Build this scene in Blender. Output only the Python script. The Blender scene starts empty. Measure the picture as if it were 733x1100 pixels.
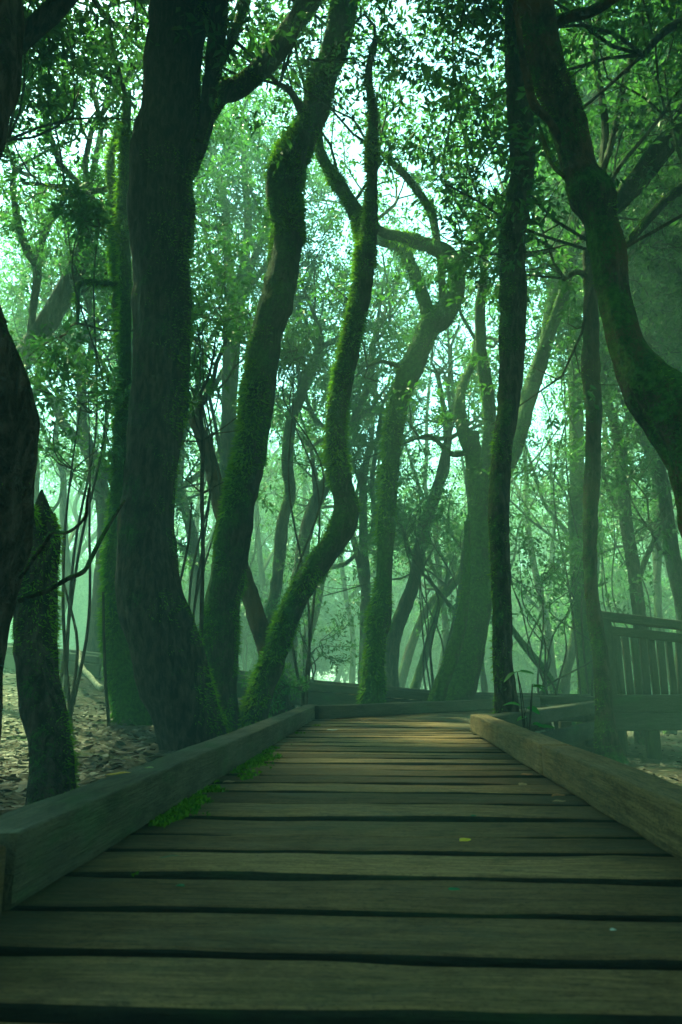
import bpy, math, random
import numpy as np
from mathutils import Vector, Matrix

sc = bpy.context.scene
COL = sc.collection
R = math.radians

# ------------------------------------------------------------------ camera
CAM_Z = 0.37
FPX = 800.0                                # focal length in photo pixels (photo 733 x 1100)
TILT = math.atan(177.0 / FPX)
cd = bpy.data.cameras.new("camera")
cam = bpy.data.objects.new("camera", cd)
COL.objects.link(cam)
cam.location = (0, 0, CAM_Z)
cam.rotation_euler = (R(90) + TILT, 0, 0)
cd.sensor_fit = 'VERTICAL'
cd.sensor_height = 36.0
cd.sensor_width = 24.0
cd.lens = FPX / 1100.0 * 36.0
cd.clip_start = 0.02
cd.clip_end = 1000
cd.dof.use_dof = True
cd.dof.focus_distance = 8.0
cd.dof.aperture_fstop = 8.0
sc.camera = cam

# ------------------------------------------------------------------ world, sun, exposure
SUN_DIR = Vector((-0.38, 0.45, 1.0)).normalized()      # towards the sun
el = math.asin(SUN_DIR.z)
az = math.atan2(SUN_DIR.x, SUN_DIR.y)
w = bpy.data.worlds.new("World")
sc.world = w
w.use_nodes = True
nt = w.node_tree
nt.nodes.clear()
wo = nt.nodes.new("ShaderNodeOutputWorld")
bg = nt.nodes.new("ShaderNodeBackground")
sky = nt.nodes.new("ShaderNodeTexSky")
sky.sky_type = 'NISHITA'
sky.sun_disc = False
sky.sun_elevation = el
sky.sun_rotation = az
sky.air_density = 1.0
sky.dust_density = 0.8
sky.ozone_density = 3.0
bg.inputs['Strength'].default_value = 0.09
nt.links.new(sky.outputs[0], bg.inputs['Color'])
nt.links.new(bg.outputs[0], wo.inputs['Surface'])

sd = bpy.data.lights.new("sun", 'SUN')
sd.energy = 5.0
sd.angle = R(5)
sd.color = (1.0, 0.88, 0.60)
so = bpy.data.objects.new("sun", sd)
COL.objects.link(so)
so.rotation_euler = SUN_DIR.to_track_quat('Z', 'Y').to_euler()
so.location = SUN_DIR * 60

vs = sc.view_settings
vs.view_transform = 'Standard'
vs.look = 'None'
vs.gamma = 1.0
vs.use_curve_mapping = False
vs.exposure = 3.42
vs.use_white_balance = True
vs.white_balance_temperature = 6800
vs.white_balance_tint = -42

sc.render.engine = 'CYCLES'
cy = sc.cycles
cy.max_bounces = 6
cy.diffuse_bounces = 3
cy.glossy_bounces = 2
cy.transmission_bounces = 4
cy.volume_bounces = 0
cy.transparent_max_bounces = 4
cy.caustics_reflective = False
cy.caustics_refractive = False
cy.sample_clamp_indirect = 4.0
cy.use_denoising = True

HAZE_DENSITY = 0.0185
rng = np.random.default_rng(11)
random.seed(7)

# ------------------------------------------------------------------ numeric helpers
def _hash(ix, iy, iz, seed):
    h = (ix * 374761393 + iy * 668265263 + iz * 2147483647 + seed * 974711) & 0xFFFFFFFF
    h = ((h ^ (h >> 13)) * 1274126177) & 0xFFFFFFFF
    h = ((h ^ (h >> 16)) * 2246822519) & 0xFFFFFFFF
    return ((h ^ (h >> 15)) & 0xFFFF) / 32767.5 - 1.0

def vnoise(p, seed=0):
    """value noise in -1..1 for an (N,3) array"""
    p = np.asarray(p, float)
    i = np.floor(p).astype(np.int64)
    f = p - i
    u = f * f * (3 - 2 * f)
    out = np.zeros(len(p))
    for dx in (0, 1):
        wx = u[:, 0] if dx else 1 - u[:, 0]
        for dy in (0, 1):
            wy = u[:, 1] if dy else 1 - u[:, 1]
            for dz in (0, 1):
                wz = u[:, 2] if dz else 1 - u[:, 2]
                out += wx * wy * wz * _hash(i[:, 0] + dx, i[:, 1] + dy, i[:, 2] + dz, seed)
    return out

CT, ST = math.cos(TILT), math.sin(TILT)

def at(px, py, d):
    """world point seen at photo pixel (px, py) standing d metres ahead"""
    a = (px - 366.5) / FPX
    b = (550.0 - py) / FPX
    x, y, z = a, CT - b * ST, ST + b * CT
    k = d / y
    return np.array((x * k, d, CAM_Z + z * k))

def mpp(p):
    """metres per photo pixel at a world point"""
    return (p[1] * CT + (p[2] - CAM_Z) * ST) / FPX

def gz(x, y):
    x = np.asarray(x, float); y = np.asarray(y, float)
    z = -0.27 - 0.085 * np.clip(x - 0.9, 0, 4)
    z = z + 0.105 * np.clip(y - 5, 0, 9) * np.clip((-x - 0.5) / 3.5, 0, 1)
    q = np.stack([x * 0.9, y * 0.9, x * 0 + 3.3], -1).reshape(-1, 3)
    return z + 0.05 * vnoise(q, 5).reshape(z.shape)

def mesh(name, V, F, mat=None, smooth=False, cols=None):
    """one mesh; V (N,3), F list of (M,k) index arrays, cols (N,3) colour per vertex"""
    me = bpy.data.meshes.new(name)
    V = np.asarray(V, np.float32)
    F = [np.asarray(f, np.int32) for f in F if len(f)]
    me.vertices.add(len(V))
    me.vertices.foreach_set("co", V.ravel())
    nl = sum(f.size for f in F)
    npoly = sum(len(f) for f in F)
    me.loops.add(nl)
    me.loops.foreach_set("vertex_index", np.concatenate([f.ravel() for f in F]))
    me.polygons.add(npoly)
    tot = np.concatenate([np.full(len(f), f.shape[1], np.int32) for f in F])
    st = np.concatenate([[0], np.cumsum(tot)[:-1]]).astype(np.int32)
    me.polygons.foreach_set("loop_start", st)
    me.polygons.foreach_set("use_smooth", np.full(npoly, bool(smooth)))
    if cols is not None:
        a = me.color_attributes.new("tint", 'FLOAT_COLOR', 'POINT')
        c = np.ones((len(V), 4), np.float32)
        c[:, :3] = cols
        a.data.foreach_set("color", c.ravel())
    me.update(calc_edges=True)
    me.validate()
    if mat: me.materials.append(mat)
    return me

class Geo:
    """collects pieces of one mesh"""
    def __init__(s):
        s.V, s.F, s.C, s.n = [], {}, [], 0
    def add(s, V, F, c=None):
        for f in F:
            f = np.asarray(f)
            if len(f): s.F.setdefault(f.shape[1], []).append(f + s.n)
        s.V.append(np.asarray(V, float))
        if c is None: c = (0.5, 0.5, 0.5)
        c = np.asarray(c, float)
        s.C.append(np.broadcast_to(c, (len(V), 3)))
        s.n += len(V)
    def mesh(s, name, mat, smooth=False, off=(0, 0, 0)):
        V = np.concatenate(s.V) - np.asarray(off)
        F = [np.concatenate(f) for f in s.F.values()]
        return mesh(name, V, F, mat, smooth, np.concatenate(s.C))

def link(name, data, parent=None, loc=(0, 0, 0), rotz=0.0):
    o = bpy.data.objects.new(name, data)
    COL.objects.link(o)
    o.location = loc
    o.rotation_euler = (0, 0, rotz)
    if parent: o.parent = parent
    return o

def tag(o, label=None, cat=None, group=None, kind=None):
    if label: o["label"] = label
    if cat: o["category"] = cat
    if group: o["group"] = group
    if kind: o["kind"] = kind
    return o

def thing(name, label, cat, loc=(0, 0, 0), group=None, rotz=0.0):
    return tag(link(name, None, None, loc, rotz), label, cat, group)

def copy_tree(o, parent=None):
    c = o.copy()
    COL.objects.link(c)
    if parent: c.parent = parent
    for ch in list(o.children): copy_tree(ch, c)
    return c

# ------------------------------------------------------------------ materials
class N:
    def __init__(s, name):
        s.m = bpy.data.materials.new(name)
        s.m.use_nodes = True
        s.t = s.m.node_tree
        s.t.nodes.clear()
        s.out = s.new("OutputMaterial")
    def new(s, kind, **kw):
        n = s.t.nodes.new("ShaderNode" + kind)
        for k, v in kw.items(): setattr(n, k, v)
        return n
    def put(s, sock, v):
        if isinstance(v, bpy.types.NodeSocket): s.t.links.new(v, sock)
        elif isinstance(v, (tuple, list)) and len(v) == 3 and sock.type == 'RGBA': sock.default_value = (*v, 1)
        else: sock.default_value = v
    def noise(s, vec, scale, detail=4, rough=0.6, dist=0.0):
        n = s.new("TexNoise")
        s.put(n.inputs['Vector'], vec)
        n.inputs['Scale'].default_value = scale
        n.inputs['Detail'].default_value = detail
        n.inputs['Roughness'].default_value = rough
        n.inputs['Distortion'].default_value = dist
        return n.outputs['Fac']
    def ramp(s, fac, a, b, lo=0.0, hi=1.0):
        n = s.new("MapRange")
        n.interpolation_type = 'SMOOTHSTEP'
        s.put(n.inputs['Value'], fac)
        n.inputs['From Min'].default_value = a
        n.inputs['From Max'].default_value = b
        n.inputs['To Min'].default_value = lo
        n.inputs['To Max'].default_value = hi
        return n.outputs['Result']
    def math(s, op, a, b=0.0, clamp=False):
        n = s.new("Math", operation=op)
        n.use_clamp = clamp
        s.put(n.inputs[0], a); s.put(n.inputs[1], b)
        return n.outputs[0]
    def mix(s, fac, a, b, blend='MIX'):
        n = s.new("Mix", data_type='RGBA')
        n.blend_type = blend
        s.put(n.inputs['Factor'], fac)
        s.put(n.inputs['A'], a) if False else s.put(n.inputs[6], a)
        s.put(n.inputs[7], b)
        return n.outputs[2]
    def coords(s, scale=(1, 1, 1), kind='Object'):
        tc = s.new("TexCoord")
        mp = s.new("Mapping")
        mp.inputs['Scale'].default_value = scale
        s.t.links.new(tc.outputs[kind], mp.inputs['Vector'])
        return mp.outputs['Vector']
    def bump(s, h, strength, dist, nrm=None):
        b = s.new("Bump")
        b.inputs['Strength'].default_value = strength
        b.inputs['Distance'].default_value = dist
        s.put(b.inputs['Height'], h)
        if nrm is not None: s.put(b.inputs['Normal'], nrm)
        return b.outputs['Normal']
    def bsdf(s, col, rough, nrm=None, spec=0.3):
        b = s.new("BsdfPrincipled")
        s.put(b.inputs['Base Color'], col)
        s.put(b.inputs['Roughness'], rough)
        b.inputs['Specular IOR Level'].default_value = spec
        if nrm is not None: s.put(b.inputs['Normal'], nrm)
        return b.outputs[0]
    def done(s, surf):
        s.t.links.new(surf, s.out.inputs['Surface'])
        return s.m

def tint_node(n):
    a = n.new("Attribute")
    a.attribute_name = "tint"
    return a

def leaf_material(name, c0, c1, trans=0.45, rough=0.5, spec=0.35):
    n = N(name)
    a = tint_node(n)
    sep = n.new("SeparateColor")
    n.t.links.new(a.outputs['Color'], sep.inputs[0])
    col = n.mix(sep.outputs[0], c0, c1)
    d = n.bsdf(col, rough, None, spec)
    t = n.new("BsdfTranslucent")
    tc = n.mix(0.4, col, (0.5, 0.9, 0.12), 'SOFT_LIGHT')
    n.put(t.inputs['Color'], tc)
    m = n.new("MixShader")
    m.inputs[0].default_value = trans
    n.t.links.new(d, m.inputs[1])
    n.t.links.new(t.outputs[0], m.inputs[2])
    return n.done(m.outputs[0])

_bark = {}
def bark_material(moss, warm=0.0):
    """bark with moss cover: moss 0..1 share of the surface, warm 0..1 brownness"""
    key = (moss, warm)
    if key in _bark: return _bark[key]
    n = N("bark_moss_%d_%d" % (moss * 100, warm * 100))
    v = n.coords((1, 1, 1), 'Object')
    vl = n.coords((1, 1, 0.28), 'Object')
    big = n.noise(v, 2.2, 4, 0.6)
    crack = n.noise(vl, 26, 5, 0.65, 0.4)
    fine = n.noise(v, 70, 4, 0.7)
    lich = n.noise(v, 9, 5, 0.75)
    c = n.mix(n.ramp(crack, 0.36, 0.72), (0.008, 0.007, 0.005), (0.072, 0.058 - 0.008 * warm, 0.050 - 0.014 * warm))
    if warm: c = n.mix(n.ramp(big, 0.45, 0.62, 0, 0.8 * warm), c, (0.10, 0.060, 0.028))
    c = n.mix(n.ramp(lich, 0.60, 0.72, 0, 0.5), c, (0.11, 0.125, 0.095))
    geo = n.new("NewGeometry")
    sx = n.new("SeparateXYZ")
    n.t.links.new(geo.outputs['Normal'], sx.inputs[0])
    # moss likes the upper sides and the weather side
    side = n.math('ADD', n.math('MULTIPLY', sx.outputs['Z'], 0.35), n.math('MULTIPLY', sx.outputs['X'], -0.12))
    mm = n.math('ADD', n.math('ADD', n.math('MULTIPLY', n.noise(v, 3.1, 6, 0.72), 1.0), side), moss - 0.5)
    mm = n.math('ADD', mm, n.math('MULTIPLY', n.math('SUBTRACT', fine, 0.5), 0.9))
    mask = n.ramp(mm, 0.46, 0.60)
    mcol = n.mix(n.ramp(n.noise(v, 24, 4, 0.7), 0.3, 0.7), (0.014, 0.034, 0.008), (0.065, 0.125, 0.020))
    c = n.mix(mask, c, mcol)
    h = n.math('ADD', n.math('MULTIPLY', crack, 1.0), n.math('MULTIPLY', fine, 0.5))
    h = n.math('ADD', h, n.math('MULTIPLY', mask, 0.4))
    nr = n.bump(h, 1.0, 0.05)
    _bark[key] = n.done(n.bsdf(c, 0.9, nr, 0.15))
    return _bark[key]

def wood_material(name, dark, light, green=0.25, mossx=None, gray=0.3):
    """weathered timber, grain along local X"""
    n = N(name)
    a = tint_node(n)
    sep = n.new("SeparateColor")
    n.t.links.new(a.outputs['Color'], sep.inputs[0])
    tc = n.new("TexCoord")
    off = n.new("VectorMath", operation='MULTIPLY_ADD')        # each plank its own piece of grain
    n.t.links.new(a.outputs['Color'], off.inputs[0])
    off.inputs[1].default_value = (37, 19, 53)
    n.t.links.new(tc.outputs['Object'], off.inputs[2])
    def mp(scale):
        m = n.new("Mapping")
        m.inputs['Scale'].default_value = scale
        n.t.links.new(off.outputs[0], m.inputs['Vector'])
        return m.outputs[0]
    grain = n.noise(mp((2.6, 42, 42)), 1.5, 8, 0.72, 0.9)
    grain2 = n.noise(mp((9, 190, 190)), 1.1, 5, 0.65, 0.3)
    blot = n.noise(mp((1.3, 3.0, 3.0)), 1.7, 5, 0.65)
    spots = n.noise(mp((7, 16, 16)), 1.8, 4, 0.7)
    c = n.mix(n.ramp(grain, 0.30, 0.72), dark, light)
    c = n.mix(n.ramp(grain2, 0.50, 0.68, 0, 0.7), c, tuple(0.28 * q for q in dark))
    c = n.mix(n.ramp(n.noise(mp((30, 60, 60)), 1.6, 4, 0.75), 0.40, 0.75, 0, 0.35), c, tuple(1.25 * q for q in light))
    grit = n.noise(mp((75, 120, 120)), 1.5, 3, 0.8)
    c = n.mix(n.ramp(grit, 0.50, 0.66, 0, 0.65), c, tuple(0.45 * q for q in dark))
    stain = n.noise(mp((4.5, 8, 8)), 1.6, 7, 0.78)
    c = n.mix(n.ramp(stain, 0.50, 0.64, 0, 0.55), c, tuple(0.5 * q for q in dark))
    g = n.new("Mix", data_type='RGBA'); g.blend_type = 'MULTIPLY'
    n.put(g.inputs['Factor'], 1.0)
    n.put(g.inputs[6], c)
    br = n.math('ADD', n.math('MULTIPLY', sep.outputs[1], 1.1), 0.42)
    cb = n.new("CombineColor")
    for q in range(3): n.t.links.new(br, cb.inputs[q])
    n.put(g.inputs[7], cb.outputs[0])
    c = g.outputs[2]
    c = n.mix(n.ramp(blot, 0.52, 0.70, 0, gray), c, (0.070, 0.066, 0.050))
    c = n.mix(n.ramp(spots, 0.58, 0.74, 0, 0.75), c, (0.022, 0.021, 0.014))
    c = n.mix(n.ramp(n.noise(mp((1.0, 7, 7)), 2.2, 6, 0.75, 0.8), 0.52, 0.66, 0, 0.6), c, tuple(0.35 * q for q in dark))
    c = n.mix(n.ramp(n.noise(mp((2, 5, 5)), 1.2, 6, 0.7), 0.5, 0.72, 0, green), c, (0.035, 0.075, 0.022))
    if mossx is not None:
        sx = n.new("SeparateXYZ")
        n.t.links.new(tc.outputs['Object'], sx.inputs[0])
        ml = n.ramp(n.math('ADD', sx.outputs[0], n.math('MULTIPLY', n.noise(tc.outputs['Object'], 7, 6, 0.75), 0.55)), mossx + 0.10, mossx + 0.34, 1, 0)
        c = n.mix(n.math('MULTIPLY', ml, 0.85), c, n.mix(n.noise(tc.outputs['Object'], 90, 3), (0.016, 0.040, 0.010), (0.05, 0.13, 0.02)))
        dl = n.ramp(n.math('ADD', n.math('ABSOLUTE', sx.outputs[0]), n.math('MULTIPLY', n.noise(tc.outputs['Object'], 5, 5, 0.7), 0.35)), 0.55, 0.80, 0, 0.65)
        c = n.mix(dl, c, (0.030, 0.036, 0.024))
    h = n.math('ADD', n.math('ADD', n.math('MULTIPLY', grain, 0.8), n.math('MULTIPLY', grain2, 0.7)), n.math('MULTIPLY', grit, -0.35))
    nr = n.bump(h, 1.0, 0.012)
    return n.done(n.bsdf(c, n.ramp(blot, 0.3, 0.7, 0.85, 0.6), nr, 0.25))

M_LEAF = leaf_material("laurel_leaf", (0.030, 0.070, 0.022), (0.080, 0.145, 0.042), 0.5)
M_LEAFB = leaf_material("young_laurel_leaf", (0.035, 0.085, 0.018), (0.085, 0.170, 0.035), 0.5)
M_MOSS = leaf_material("moss_fronds", (0.035, 0.085, 0.010), (0.190, 0.290, 0.026), 0.5, 0.8, 0.1)
M_TWIG = bark_material(0.25)
M_DECK = wood_material("deck_planks", (0.165, 0.100, 0.047), (0.400, 0.256, 0.122), 0.18, -0.60, 0.45)
M_KERBL = wood_material("dark_kerb_timber", (0.028, 0.027, 0.018), (0.105, 0.092, 0.062), 0.60, None, 0.35)
M_KERBR = wood_material("brown_kerb_timber", (0.070, 0.047, 0.022), (0.220, 0.150, 0.074), 0.20, None, 0.3)
M_DARKW = wood_material("damp_timber", (0.016, 0.018, 0.012), (0.060, 0.062, 0.042), 0.75, None, 0.25)

M_SIDE = wood_material("gap_shade_side", (0.010, 0.011, 0.008), (0.030, 0.030, 0.021), 0.4, None, 0.1)  # shade of the plank gaps painted into the board sides

def litter_material():
    n = N("dry_leaf")
    a = tint_node(n)
    d = n.bsdf(a.outputs['Color'], 0.7, None, 0.3)
    return n.done(d)
M_LITTER = litter_material()

def ground_material():
    n = N("forest_soil")
    v = n.coords((1, 1, 1))
    a = n.noise(v, 14, 7, 0.75)
    c = n.mix(n.ramp(a, 0.3, 0.7), (0.022, 0.020, 0.014), (0.085, 0.075, 0.052))
    c = n.mix(n.ramp(n.noise(v, 1.1, 5, 0.7), 0.52, 0.66, 0, 0.8), c, (0.030, 0.062, 0.018))
    return n.done(n.bsdf(c, 0.95, n.bump(a, 1.0, 0.05), 0.1))
M_GROUND = ground_material()

# ------------------------------------------------------------------ tubes, leaves
def catmull(P, step):
    """resample a polyline (N,k) with a Catmull-Rom spline, about `step` apart in xyz"""
    P = np.asarray(P, float)
    if len(P) < 2: return P
    E = np.vstack([2 * P[0] - P[1], P, 2 * P[-1] - P[-2]])
    out = []
    for i in range(len(P) - 1):
        p0, p1, p2, p3 = E[i:i + 4]
        n = max(1, int(np.linalg.norm((p2 - p1)[:3]) / step + 0.5))
        t = (np.arange(n) / n)[:, None]
        out.append(0.5 * (2 * p1 + (p2 - p0) * t + (2 * p0 - 5 * p1 + 4 * p2 - p3) * t * t + (3 * p1 - p0 - 3 * p2 + p3) * t ** 3))
    out.append(P[-1:])
    return np.vstack(out)

def frames(P):
    T = np.gradient(P, axis=0)
    T /= np.linalg.norm(T, axis=1)[:, None] + 1e-12
    A = np.zeros_like(P); 
    u = np.cross(T[0], (0.31, 0.95, 0.05)); u /= np.linalg.norm(u) + 1e-9
    for i in range(len(P)):
        u = u - T[i] * np.dot(u, T[i]); u /= np.linalg.norm(u) + 1e-9
        A[i] = u
    return T, A, np.cross(T, A)

def tube(P, seg=16, step=0.06, lump=0.10, ridge=0.05, seed=0, knots=0.0):
    """P (N,4): x y z radius. Returns V, F, and (rings, normals) for planting moss"""
    Q = catmull(P, step)
    C, rad = Q[:, :3], np.maximum(Q[:, 3], 0.002)
    T, A, B = frames(C)
    th = np.linspace(0, 2 * math.pi, seg, endpoint=False)
    n = A[:, None, :] * np.cos(th)[None, :, None] + B[:, None, :] * np.sin(th)[None, :, None]
    base = C[:, None, :] + n * rad[:, None, None]
    rr = np.ones((len(C), seg))
    if lump or ridge:
        fl = base.reshape(-1, 3)
        mr = float(np.mean(rad))
        rr += lump * vnoise(fl * (0.55 / mr), seed).reshape(rr.shape)
        rr += 0.6 * lump * vnoise(fl * (1.6 / mr) + 9, seed + 3).reshape(rr.shape)
        s = np.arange(len(C))[:, None] * step
        if seg >= 26:
            f3 = np.stack([np.broadcast_to(np.cos(th) * 8.0, rr.shape), np.broadcast_to(np.sin(th) * 8.0, rr.shape), np.broadcast_to(s * 3.2, rr.shape)], -1).reshape(-1, 3)
            rr += ridge * 0.75 * (1 - 2 * np.abs(vnoise(f3 + seed + 4, seed + 8))).reshape(rr.shape)
            rr += ridge * 0.4 * vnoise(f3 * 2.3, seed + 9).reshape(rr.shape)
        a3 = np.stack([np.broadcast_to(np.cos(th) * 2.6, rr.shape), np.broadcast_to(np.sin(th) * 2.6, rr.shape), np.broadcast_to(s * 0.9, rr.shape)], -1)
        rr += ridge * 1.6 * vnoise(a3.reshape(-1, 3) + seed, seed + 7).reshape(rr.shape)
    V = C[:, None, :] + n * (rad[:, None] * rr)[:, :, None]
    m = len(C)
    i = np.arange(m - 1)[:, None] * seg
    j = np.arange(seg)[None, :]
    k = (j + 1) % seg
    F = np.stack([i + j, i + k, i + seg + k, i + seg + j], -1).reshape(-1, 4)
    Vf = V.reshape(-1, 3)
    ce = np.vstack([C[:1], C[-1:]])
    nv = len(Vf)
    jj = np.arange(seg)
    c0 = np.stack([np.full(seg, nv), (jj + 1) % seg, jj], -1)
    c1 = np.stack([np.full(seg, nv + 1), (m - 1) * seg + jj, (m - 1) * seg + (jj + 1) % seg], -1)
    return np.vstack([Vf, ce]), [F, np.vstack([c0, c1])], (V, n)

def leaf_quads(B, D, Nn, L, W, fold=0.12):
    """N folded leaves: base, direction, normal, length, width"""
    D = D / (np.linalg.norm(D, axis=1)[:, None] + 1e-9)
    S = np.cross(D, Nn); S /= np.linalg.norm(S, axis=1)[:, None] + 1e-9
    U = np.cross(S, D)
    L = L[:, None]; W = W[:, None]
    a = B
    b = B + D * L * 0.5 + S * W * 0.5 + U * W * fold
    c = B + D * L - U * L * 0.12
    d = B + D * L * 0.5 - S * W * 0.5 + U * W * fold
    V = np.stack([a, b, c, d], 1).reshape(-1, 3)
    i = np.arange(len(B))[:, None] * 4
    return V, [np.hstack([i, i + 1, i + 2]), np.hstack([i, i + 2, i + 3])]

def unit(v): return v / (np.linalg.norm(v) + 1e-9)

class Crown:
    """branches and leaves grown from limb ends"""
    def __init__(s, seed, leaf=0.088, sides=5):
        s.r = np.random.default_rng(seed)
        s.tw, s.leaf, s.sides = Geo(), leaf, sides
        s.B, s.D, s.N, s.c = [], [], [], []
    def twig(s, p, d, length, r, k=4, up=0.12, wig=0.28):
        pts = [np.append(p, r)]
        q, dd = np.array(p, float), unit(np.array(d, float))
        for i in range(k):
            dd = unit(dd + s.r.normal(0, wig, 3) + np.array((0, 0, up)))
            q = q + dd * length / k
            pts.append(np.append(q, r * (1 - 0.55 * (i + 1) / k)))
        return np.array(pts)
    def grow(s, p, d, length, r, lev, nb=5, leaves=18, up=0.10):
        P = s.twig(p, d, length, r, 5 if lev else 3, up, 0.26)
        if r > 0.004:
            V, F, _ = tube(P, s.sides if lev else 3, length / 6, 0, 0)
            s.tw.add(V, F)
        if lev == 0:
            s.sprig(P, leaves)
            return
        for i in range(nb):
            t = 0.25 + 0.75 * (i + s.r.random()) / nb
            x = t * (len(P) - 1); a = min(int(x), len(P) - 2); f = x - a
            q = P[a] * (1 - f) + P[a + 1] * f
            ax = unit(P[a + 1][:3] - P[a][:3])
            side = unit(np.cross(ax, s.r.normal(0, 1, 3)))
            dd = unit(ax * s.r.uniform(0.35, 0.9) + side * s.r.uniform(0.6, 1.0))
            s.grow(q[:3], dd, length * s.r.uniform(0.42, 0.62), max(q[3] * 0.55, 0.003), lev - 1, nb, leaves, up)
    def sprig(s, P, n):
        shade = s.r.uniform(0, 1)
        for i in range(n):
            t = 0.1 + 0.9 * i / max(1, n - 1)
            x = t * (len(P) - 1); a = min(int(x), len(P) - 2); f = x - a
            q = (P[a] * (1 - f) + P[a + 1] * f)[:3]
            ax = unit(P[a + 1][:3] - P[a][:3])
            side = unit(np.cross(ax, s.r.normal(0, 1, 3) * (0.8, 0.8, 0.5) + (0, 0, 0.8)))
            d = unit(ax * 0.55 + side * (1 if i % 2 else -1) + s.r.normal(0, 0.25, 3) - (0, 0, 0.15))
            s.B.append(q + d * 0.012 + s.r.normal(0, 0.02, 3)); s.D.append(d)
            s.N.append(s.r.normal(0, 0.45, 3) + (0, 0, 1))
            s.c.append(np.clip(shade * 0.7 + s.r.uniform(0, 0.4), 0, 1))
    def leaves(s):
        n = len(s.B)
        L = s.leaf * s.r.uniform(0.7, 1.25, n)
        V, F = leaf_quads(np.array(s.B), np.array(s.D), np.array(s.N), L, L * s.r.uniform(0.38, 0.5, n))
        c = np.repeat(np.array(s.c), 4)
        return V, F, np.stack([c, c, c], -1)
    def parts(s, root, mat=None, off=(0, 0, 0), crown='crown'):
        o = []
        if s.B:
            V, F, c = s.leaves()
            o.append(link(crown, mesh(crown, V - np.asarray(off), F, mat or M_LEAF, False, c), root))
        if s.tw.n:
            o.append(link('branches', s.tw.mesh('branches', M_TWIG, True, off), root))
        return o

def moss_fronds(rings, normals, per_m2, length, seed, mask=0.0, side=(0, 0, 0), ground=None):
    """short drooping fronds over a trunk's surface"""
    r = np.random.default_rng(seed)
    m, seg = rings.shape[:2]
    area = 0.0
    d1 = np.linalg.norm(np.diff(rings, axis=0), axis=2)[:, :]
    d2 = np.linalg.norm(np.roll(rings, -1, 1) - rings, axis=2)[:-1]
    A = (d1 * d2)
    tot = A.sum()
    n = int(tot * per_m2)
    if n < 1: return None
    idx = r.choice(A.size, n, p=(A / tot).ravel())
    i, j = idx // seg, idx % seg
    k = (j + 1) % seg
    u, v = r.random(n)[:, None], r.random(n)[:, None]
    p = (rings[i, j] * (1 - u) + rings[i, k] * u) * (1 - v) + (rings[i + 1, j] * (1 - u) + rings[i + 1, k] * u) * v
    nn = normals[i, j] * (1 - u) + normals[i, k] * u
    q = vnoise(p * 2.2, seed) * 0.75 + vnoise(p * 7, seed + 1) * 0.5 + nn @ np.asarray(side, float)
    keep = q > mask
    p, nn, q = p[keep], nn[keep], q[keep]
    n = len(p)
    if n < 1: return None
    d = nn * 0.8 + r.normal(0, 0.35, (n, 3)) + np.array((0, 0, -0.45))
    d /= np.linalg.norm(d, axis=1)[:, None]
    L = length * r.uniform(0.4, 1.5, n) * (0.65 + 0.75 * np.clip(q, -0.4, 1))
    s = np.cross(d, r.normal(0, 1, (n, 3))); s /= np.linalg.norm(s, axis=1)[:, None] + 1e-9
    w = (L * 0.30)[:, None]
    V = np.stack([p - nn * 0.006 - s * w * 0.5, p - nn * 0.006 + s * w * 0.5, p + d * L[:, None]], 1).reshape(-1, 3)
    i = np.arange(n)[:, None] * 3
    c = np.clip(0.35 + 0.4 * q + r.uniform(-0.3, 0.3, n), 0, 1)
    c = np.repeat(c, 3)
    return V, [np.hstack([i, i + 1, i + 2])], np.stack([c, c, c], -1)

# ------------------------------------------------------------------ ground
def build_ground():
    t = np.linspace(-1, 1, 181)
    xs = np.sinh(t * 4.2) / math.sinh(4.2) * 88
    ys = 6 + np.sinh(t * 4.2) / math.sinh(4.2) * 88
    X, Y = np.meshgrid(xs, ys)
    Z = gz(X, Y)
    q = np.stack([X.ravel() * 4, Y.ravel() * 4, X.ravel() * 0], -1)
    Z = Z + 0.018 * vnoise(q, 8).reshape(Z.shape)
    # keep the soil under the boardwalk
    V = np.stack([X, Y, Z], -1).reshape(-1, 3)
    n = len(t)
    i = np.arange(n - 1)[:, None] * n; j = np.arange(n - 1)[None, :]
    F = np.stack([i + j, i + j + 1, i + n + j + 1, i + n + j], -1).reshape(-1, 4)
    o = link('ground', mesh('ground', V, [F], M_GROUND, True))
    tag(o, kind='structure')
build_ground()

# ------------------------------------------------------------------ haze
def build_haze():
    x0, x1, y0, y1, z0, z1 = -92, 92, -86, 98, -3.0, 16.5
    V = [(x, y, z) for z in (z0, z1) for (x, y) in ((x0, y0), (x1, y0), (x1, y1), (x0, y1))]
    F = [(0, 3, 2, 1), (4, 5, 6, 7), (0, 1, 5, 4), (1, 2, 6, 5), (2, 3, 7, 6), (3, 0, 4, 7)]
    m = bpy.data.materials.new("haze")
    m.use_nodes = True
    t = m.node_tree
    t.nodes.clear()
    o = t.nodes.new("ShaderNodeOutputMaterial")
    v = t.nodes.new("ShaderNodeVolumePrincipled")
    v.inputs['Color'].default_value = (0.56, 0.98, 0.80, 1)
    v.inputs['Density'].default_value = HAZE_DENSITY
    v.inputs['Anisotropy'].default_value = 0.05
    t.links.new(v.outputs[0], o.inputs['Volume'])
    h = link('haze', mesh('haze', V, [np.array(F)], m))
    h.display_type = 'WIRE'
    tag(h, kind='stuff')
build_haze()

# ------------------------------------------------------------------ boardwalk
YAW = R(3.1)
BW = thing('boardwalk', 'long weathered plank boardwalk with low timber kerbs running into the misty wood', 'boardwalk', (0, 0, 0), None, -YAW)
ci, si = math.cos(YAW), math.sin(YAW)
def to_bw(p):            # world xy -> boardwalk local xy
    return np.array((p[0] * ci - p[1] * si, p[0] * si + p[1] * ci))

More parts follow.
